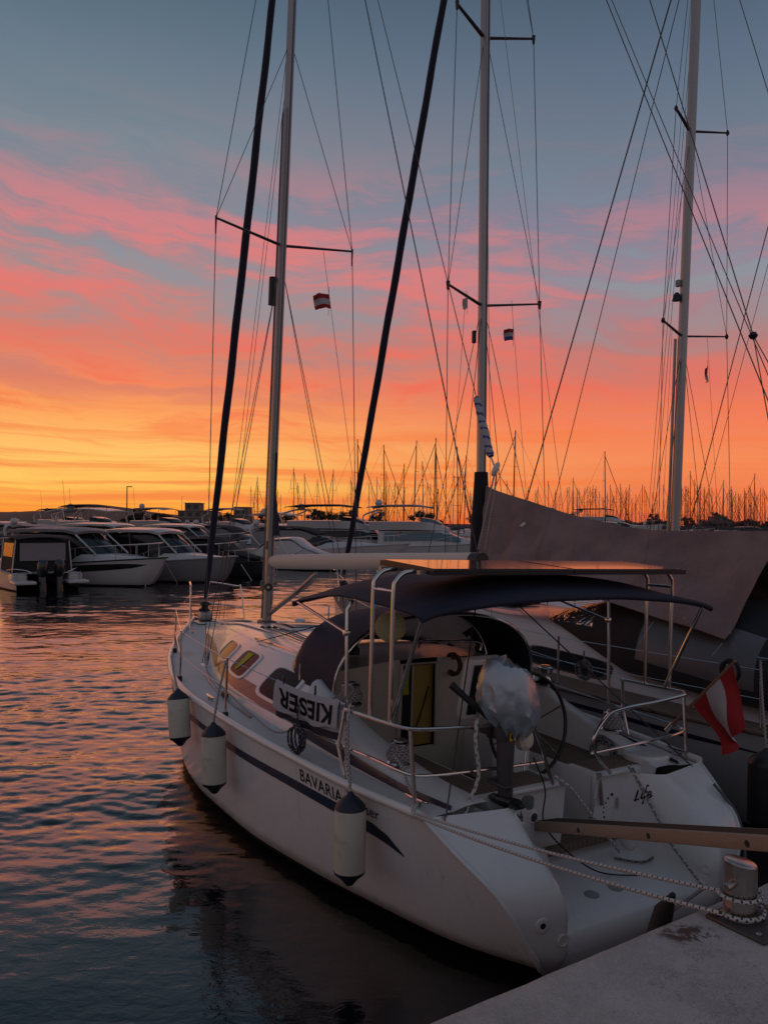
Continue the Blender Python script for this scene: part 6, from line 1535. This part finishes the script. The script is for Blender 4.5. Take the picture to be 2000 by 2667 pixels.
for i, (u, vt) in enumerate(masts):
    o = proto if i == 0 else copy_tree(proto)
    hm = rg.uniform(12.5, 16.5); hz = HZ + (u-1000)*math.tan(ROLL)
    Y = FPX*(hm - H)/(hz - vt); sc_ = hm/15.0; th = R(rg.choice((-112, 68, 32, -148)) + rg.uniform(-6, 6))
    o.scale = (sc_,)*3; R0 = Matrix.Rotation(th, 3, 'Z'); o.rotation_euler = (R(rg.uniform(-.6, .6)), R(rg.uniform(-.5, .9)), th)
    o.location = wpx(u, Y) - R0 @ Vector((0, 6.5*sc_, 0))
    near = 'tall' if vt < 1210 else 'small'
    tag(o, 'bare mast of a tall moored sailboat standing above the far marina' if vt < 1210 else 'thin distant mast among the forest of masts in the far marina', 'sailboat', 'tall masts in the far marina' if vt < 1210 else 'distant masts in the far marina')

# ------------------------------------------------------------------ far shore, hill, trees, buildings
def land():
    rows = []
    for i in range(60):
        x = lerp(-420, 900, i/59); y0 = 470 + 30*math.sin(x*.01) + 15*math.sin(x*.031)
        rows.append([(x, y0, -1), (x, y0+2, .9), (x, y0+40, 1.6), (x, y0+400, 3)])
    o = MB().grid(rows).build('far_shore', M['shore_earth']); tag(o, kind='structure')
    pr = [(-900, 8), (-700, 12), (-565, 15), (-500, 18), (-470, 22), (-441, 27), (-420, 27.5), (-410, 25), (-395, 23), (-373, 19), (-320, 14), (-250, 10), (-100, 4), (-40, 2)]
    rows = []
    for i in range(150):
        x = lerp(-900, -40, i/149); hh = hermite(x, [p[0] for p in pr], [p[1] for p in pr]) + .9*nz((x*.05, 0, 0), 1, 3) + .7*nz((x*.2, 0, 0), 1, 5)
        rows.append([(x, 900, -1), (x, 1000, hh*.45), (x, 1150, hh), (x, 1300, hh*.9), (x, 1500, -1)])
    o = MB().grid(rows).build('hill', M['hill_haze_tint']); tag(o, kind='structure')
land()
def tree_proto(seed, h_, w_):
    rg = random.Random(seed); e = bpy.data.objects.new('tree', None); C.objects.link(e)
    t = MB(); t.tube([(0, 0, -.5), (.1, 0, h_*.2), (-.1, .1, h_*.5), (.1, 0, h_*.8)], [.28, .24, .15, .05], 7)
    for k in range(6):
        a = rg.uniform(0, 6.28); z = h_*rg.uniform(.25, .6); t.tube([(0, 0, z), (math.cos(a)*w_*.25, math.sin(a)*w_*.25, z + h_*.15), (math.cos(a)*w_*.42, math.sin(a)*w_*.42, z + h_*.22)], [.12, .08, .03], 5)
    t.build('trunk', M['bark'], e)
    m = MB(); cl = [(Vector((rg.uniform(-.4, .4)*w_, rg.uniform(-.4, .4)*w_, h_*rg.uniform(.35, .88))), rg.uniform(.12, .22)*w_) for _ in range(16)]
    for _ in range(1500):
        c, r = rg.choice(cl); d = Vector((rg.gauss(0, 1), rg.gauss(0, 1), rg.gauss(0, .8))).normalized()*r*rg.random()**.4; p = c + d
        a = Vector((rg.gauss(0, 1), rg.gauss(0, 1), rg.gauss(0, 1))).normalized(); b = a.orthogonal().normalized(); q = rg.uniform(.22, .45)
        m.add([p - a*q, p + b*q*.6, p + a*q, p - b*q*.6], [[0, 1, 2, 3]])
    m.build('crown', M['leaf_dark'], e, smooth=0, fix=False)
    return e
protos = [tree_proto(1, 8.5, 8), tree_proto(2, 7, 9), tree_proto(5, 10, 7)]; used = set()
tl = [(402, 330, 'dark tree left of the pale building'), (440, 330, 'tree just left of the stepped building'), (360, 360, 'rounded tree behind the long arched hardtop'), (566, 330, 'tree right of the stepped building'), (600, 340, 'tree left of the low dark building'),
      (690, 330, 'tree right of the low dark building'), (716, 350, 'tree beyond the first small masts'), (745, 330, 'tree left of the nearest mast by the shore'), (820, 330, 'broad tree right of the nearest mast'), (846, 335, 'tallest tree right of the nearest mast'), (872, 330, 'tree right of the tallest one'), (905, 345, 'low tree beyond the black bimini'),
      (1235, 360, 'tree beside the grey sailboat mast'), (1640, 400, 'tree above the awning left of the third mast'), (1700, 420, 'small tree just left of the third mast'), (1790, 430, 'tree just right of the third mast'), (1840, 430, 'tree further right of the third mast'), (1872, 425, 'tallest tree right of the third mast'), (1905, 440, 'broad tree toward the right edge'), (1960, 440, 'tree near the right edge'), (2010, 445, 'tree cut by the right edge'), (980, 380, 'low tree under the tall masts'), (1100, 380, 'tree under the tallest far masts'), (1480, 410, 'tree beyond the swept hardtop')]
for i, (u, Y, lab) in enumerate(tl):
    k = i % 3; o = protos[k] if k not in used else copy_tree(protos[k]); used.add(k)
    s = rg.uniform(.75, 1.15)*(1.25 if 'tallest' in lab else 1.0); o.location = wpx(u, Y + 150, 1.0); o.scale = (s*1.25, s*1.25, s*1.05); o.rotation_euler = (0, 0, rg.uniform(0, 6)); tag(o, lab, 'tree', 'trees on the far shore')
for k in range(46):
    u = rg.uniform(1560, 2060) if k < 26 else (rg.uniform(640, 1260) if k < 40 else rg.uniform(330, 470)); o = copy_tree(protos[k % 3]); s = rg.uniform(.5, .85); o.location = wpx(u, rg.uniform(500, 560), .8); o.scale = (s*1.7, s*1.5, s*.85); o.rotation_euler = (0, 0, rg.uniform(0, 6))
    tag(o, 'low bushy tree in the dark tree line along the far shore', 'tree', 'low trees along the far shore')
def building(u0_, u1_, Y, z, steps, label):
    a, b = wpx(u0_, Y), wpx(u1_, Y); w_ = b.x-a.x; e = bpy.data.objects.new('building', None); C.objects.link(e); e.location = (lerp(a.x, b.x, .5), Y, .8); tag(e, label, 'building')
    for (x0, x1, z0, z1, d) in steps:
        MB().box(((x0+x1-1)/2*w_, 0, (z0+z1)/2*z), ((x1-x0)*w_, d, (z1-z0)*z)).build('storey', M['far_building'], e, smooth=0)
        MB().box(((x0+x1-1)/2*w_, 0, z1*z + .1), ((x1-x0)*w_ + .8, d + .8, .22)).build('roof_slab', M['far_building'], e, smooth=0)
        n = max(2, int((x1-x0)*w_/3.2))
        for k in range(n):
            fr = MB().box(((x0 + (x1-x0)*(k+.5)/n - .5)*w_, -d/2 - .04, lerp(z0, z1, .55)*z), ((x1-x0)*w_/n*.55, .12, (z1-z0)*z*.5)).build('window', M['far_window'], e, smooth=0)
building(470, 560, 330, 10.2, [(0, 1, 0, .36, 12), (.02, .92, .36, .66, 10), (.2, .62, .66, .98, 8)], 'stepped pale building with flat roofs on the far shore left of the nearest mast')
building(606, 652, 340, 8.6, [(0, 1, 0, .55, 12), (.18, 1, .55, 1.0, 10)], 'low dark block with a flat roof on the far shore')
building(1830, 1900, 520, 9, [(0, 1, 0, .6, 12), (.3, .8, .6, .95, 9)], 'low house among the trees far right')
def jetty(label, u0_, u1_, Y0, Y1):
    a, b = wpx(u0_, Y0), wpx(u1_, Y1); d = (b-a); L = d.length; e = bpy.data.objects.new('jetty', None); C.objects.link(e); e.location = (a+b)/2; e.rotation_euler = (0, 0, math.atan2(d.y, d.x)); tag(e, label, 'jetty')
    MB().box((0, 0, .45), (L, 2.2, .35), bev=.05).build('walkway', M['dock_concrete'], e)
    for k in range(int(L/8)): MB().tube([(-L/2 + 4 + 8*k, .9, -.5), (-L/2 + 4 + 8*k, .9, 1.6)], .14, 10).build('pile', M['boat_grey'], e)
jetty('concrete jetty behind the first row of motor boats', -120, 1250, 45.5, 76)
jetty('second concrete jetty in front of the back row', -120, 1300, 78, 104)
def lamp_post(u, Y, h_, label):
    e = bpy.data.objects.new('lamp_post', None); C.objects.link(e); e.location = wpx(u, Y, .8); tag(e, label, 'lamp post')
    MB().tube([(0, 0, 0), (0, 0, h_)], [.10, .06], 8).build('pole', M['far_mast'], e); MB().box((.3, 0, h_), (.7, .18, .1), bev=.03).build('lamp_head', M['far_mast'], e)
lamp_post(474, 300, 11.8, 'slim lamp post left of the stepped building'); lamp_post(331, 96, 6.5, 'short pole with instruments behind the long arched hardtop')
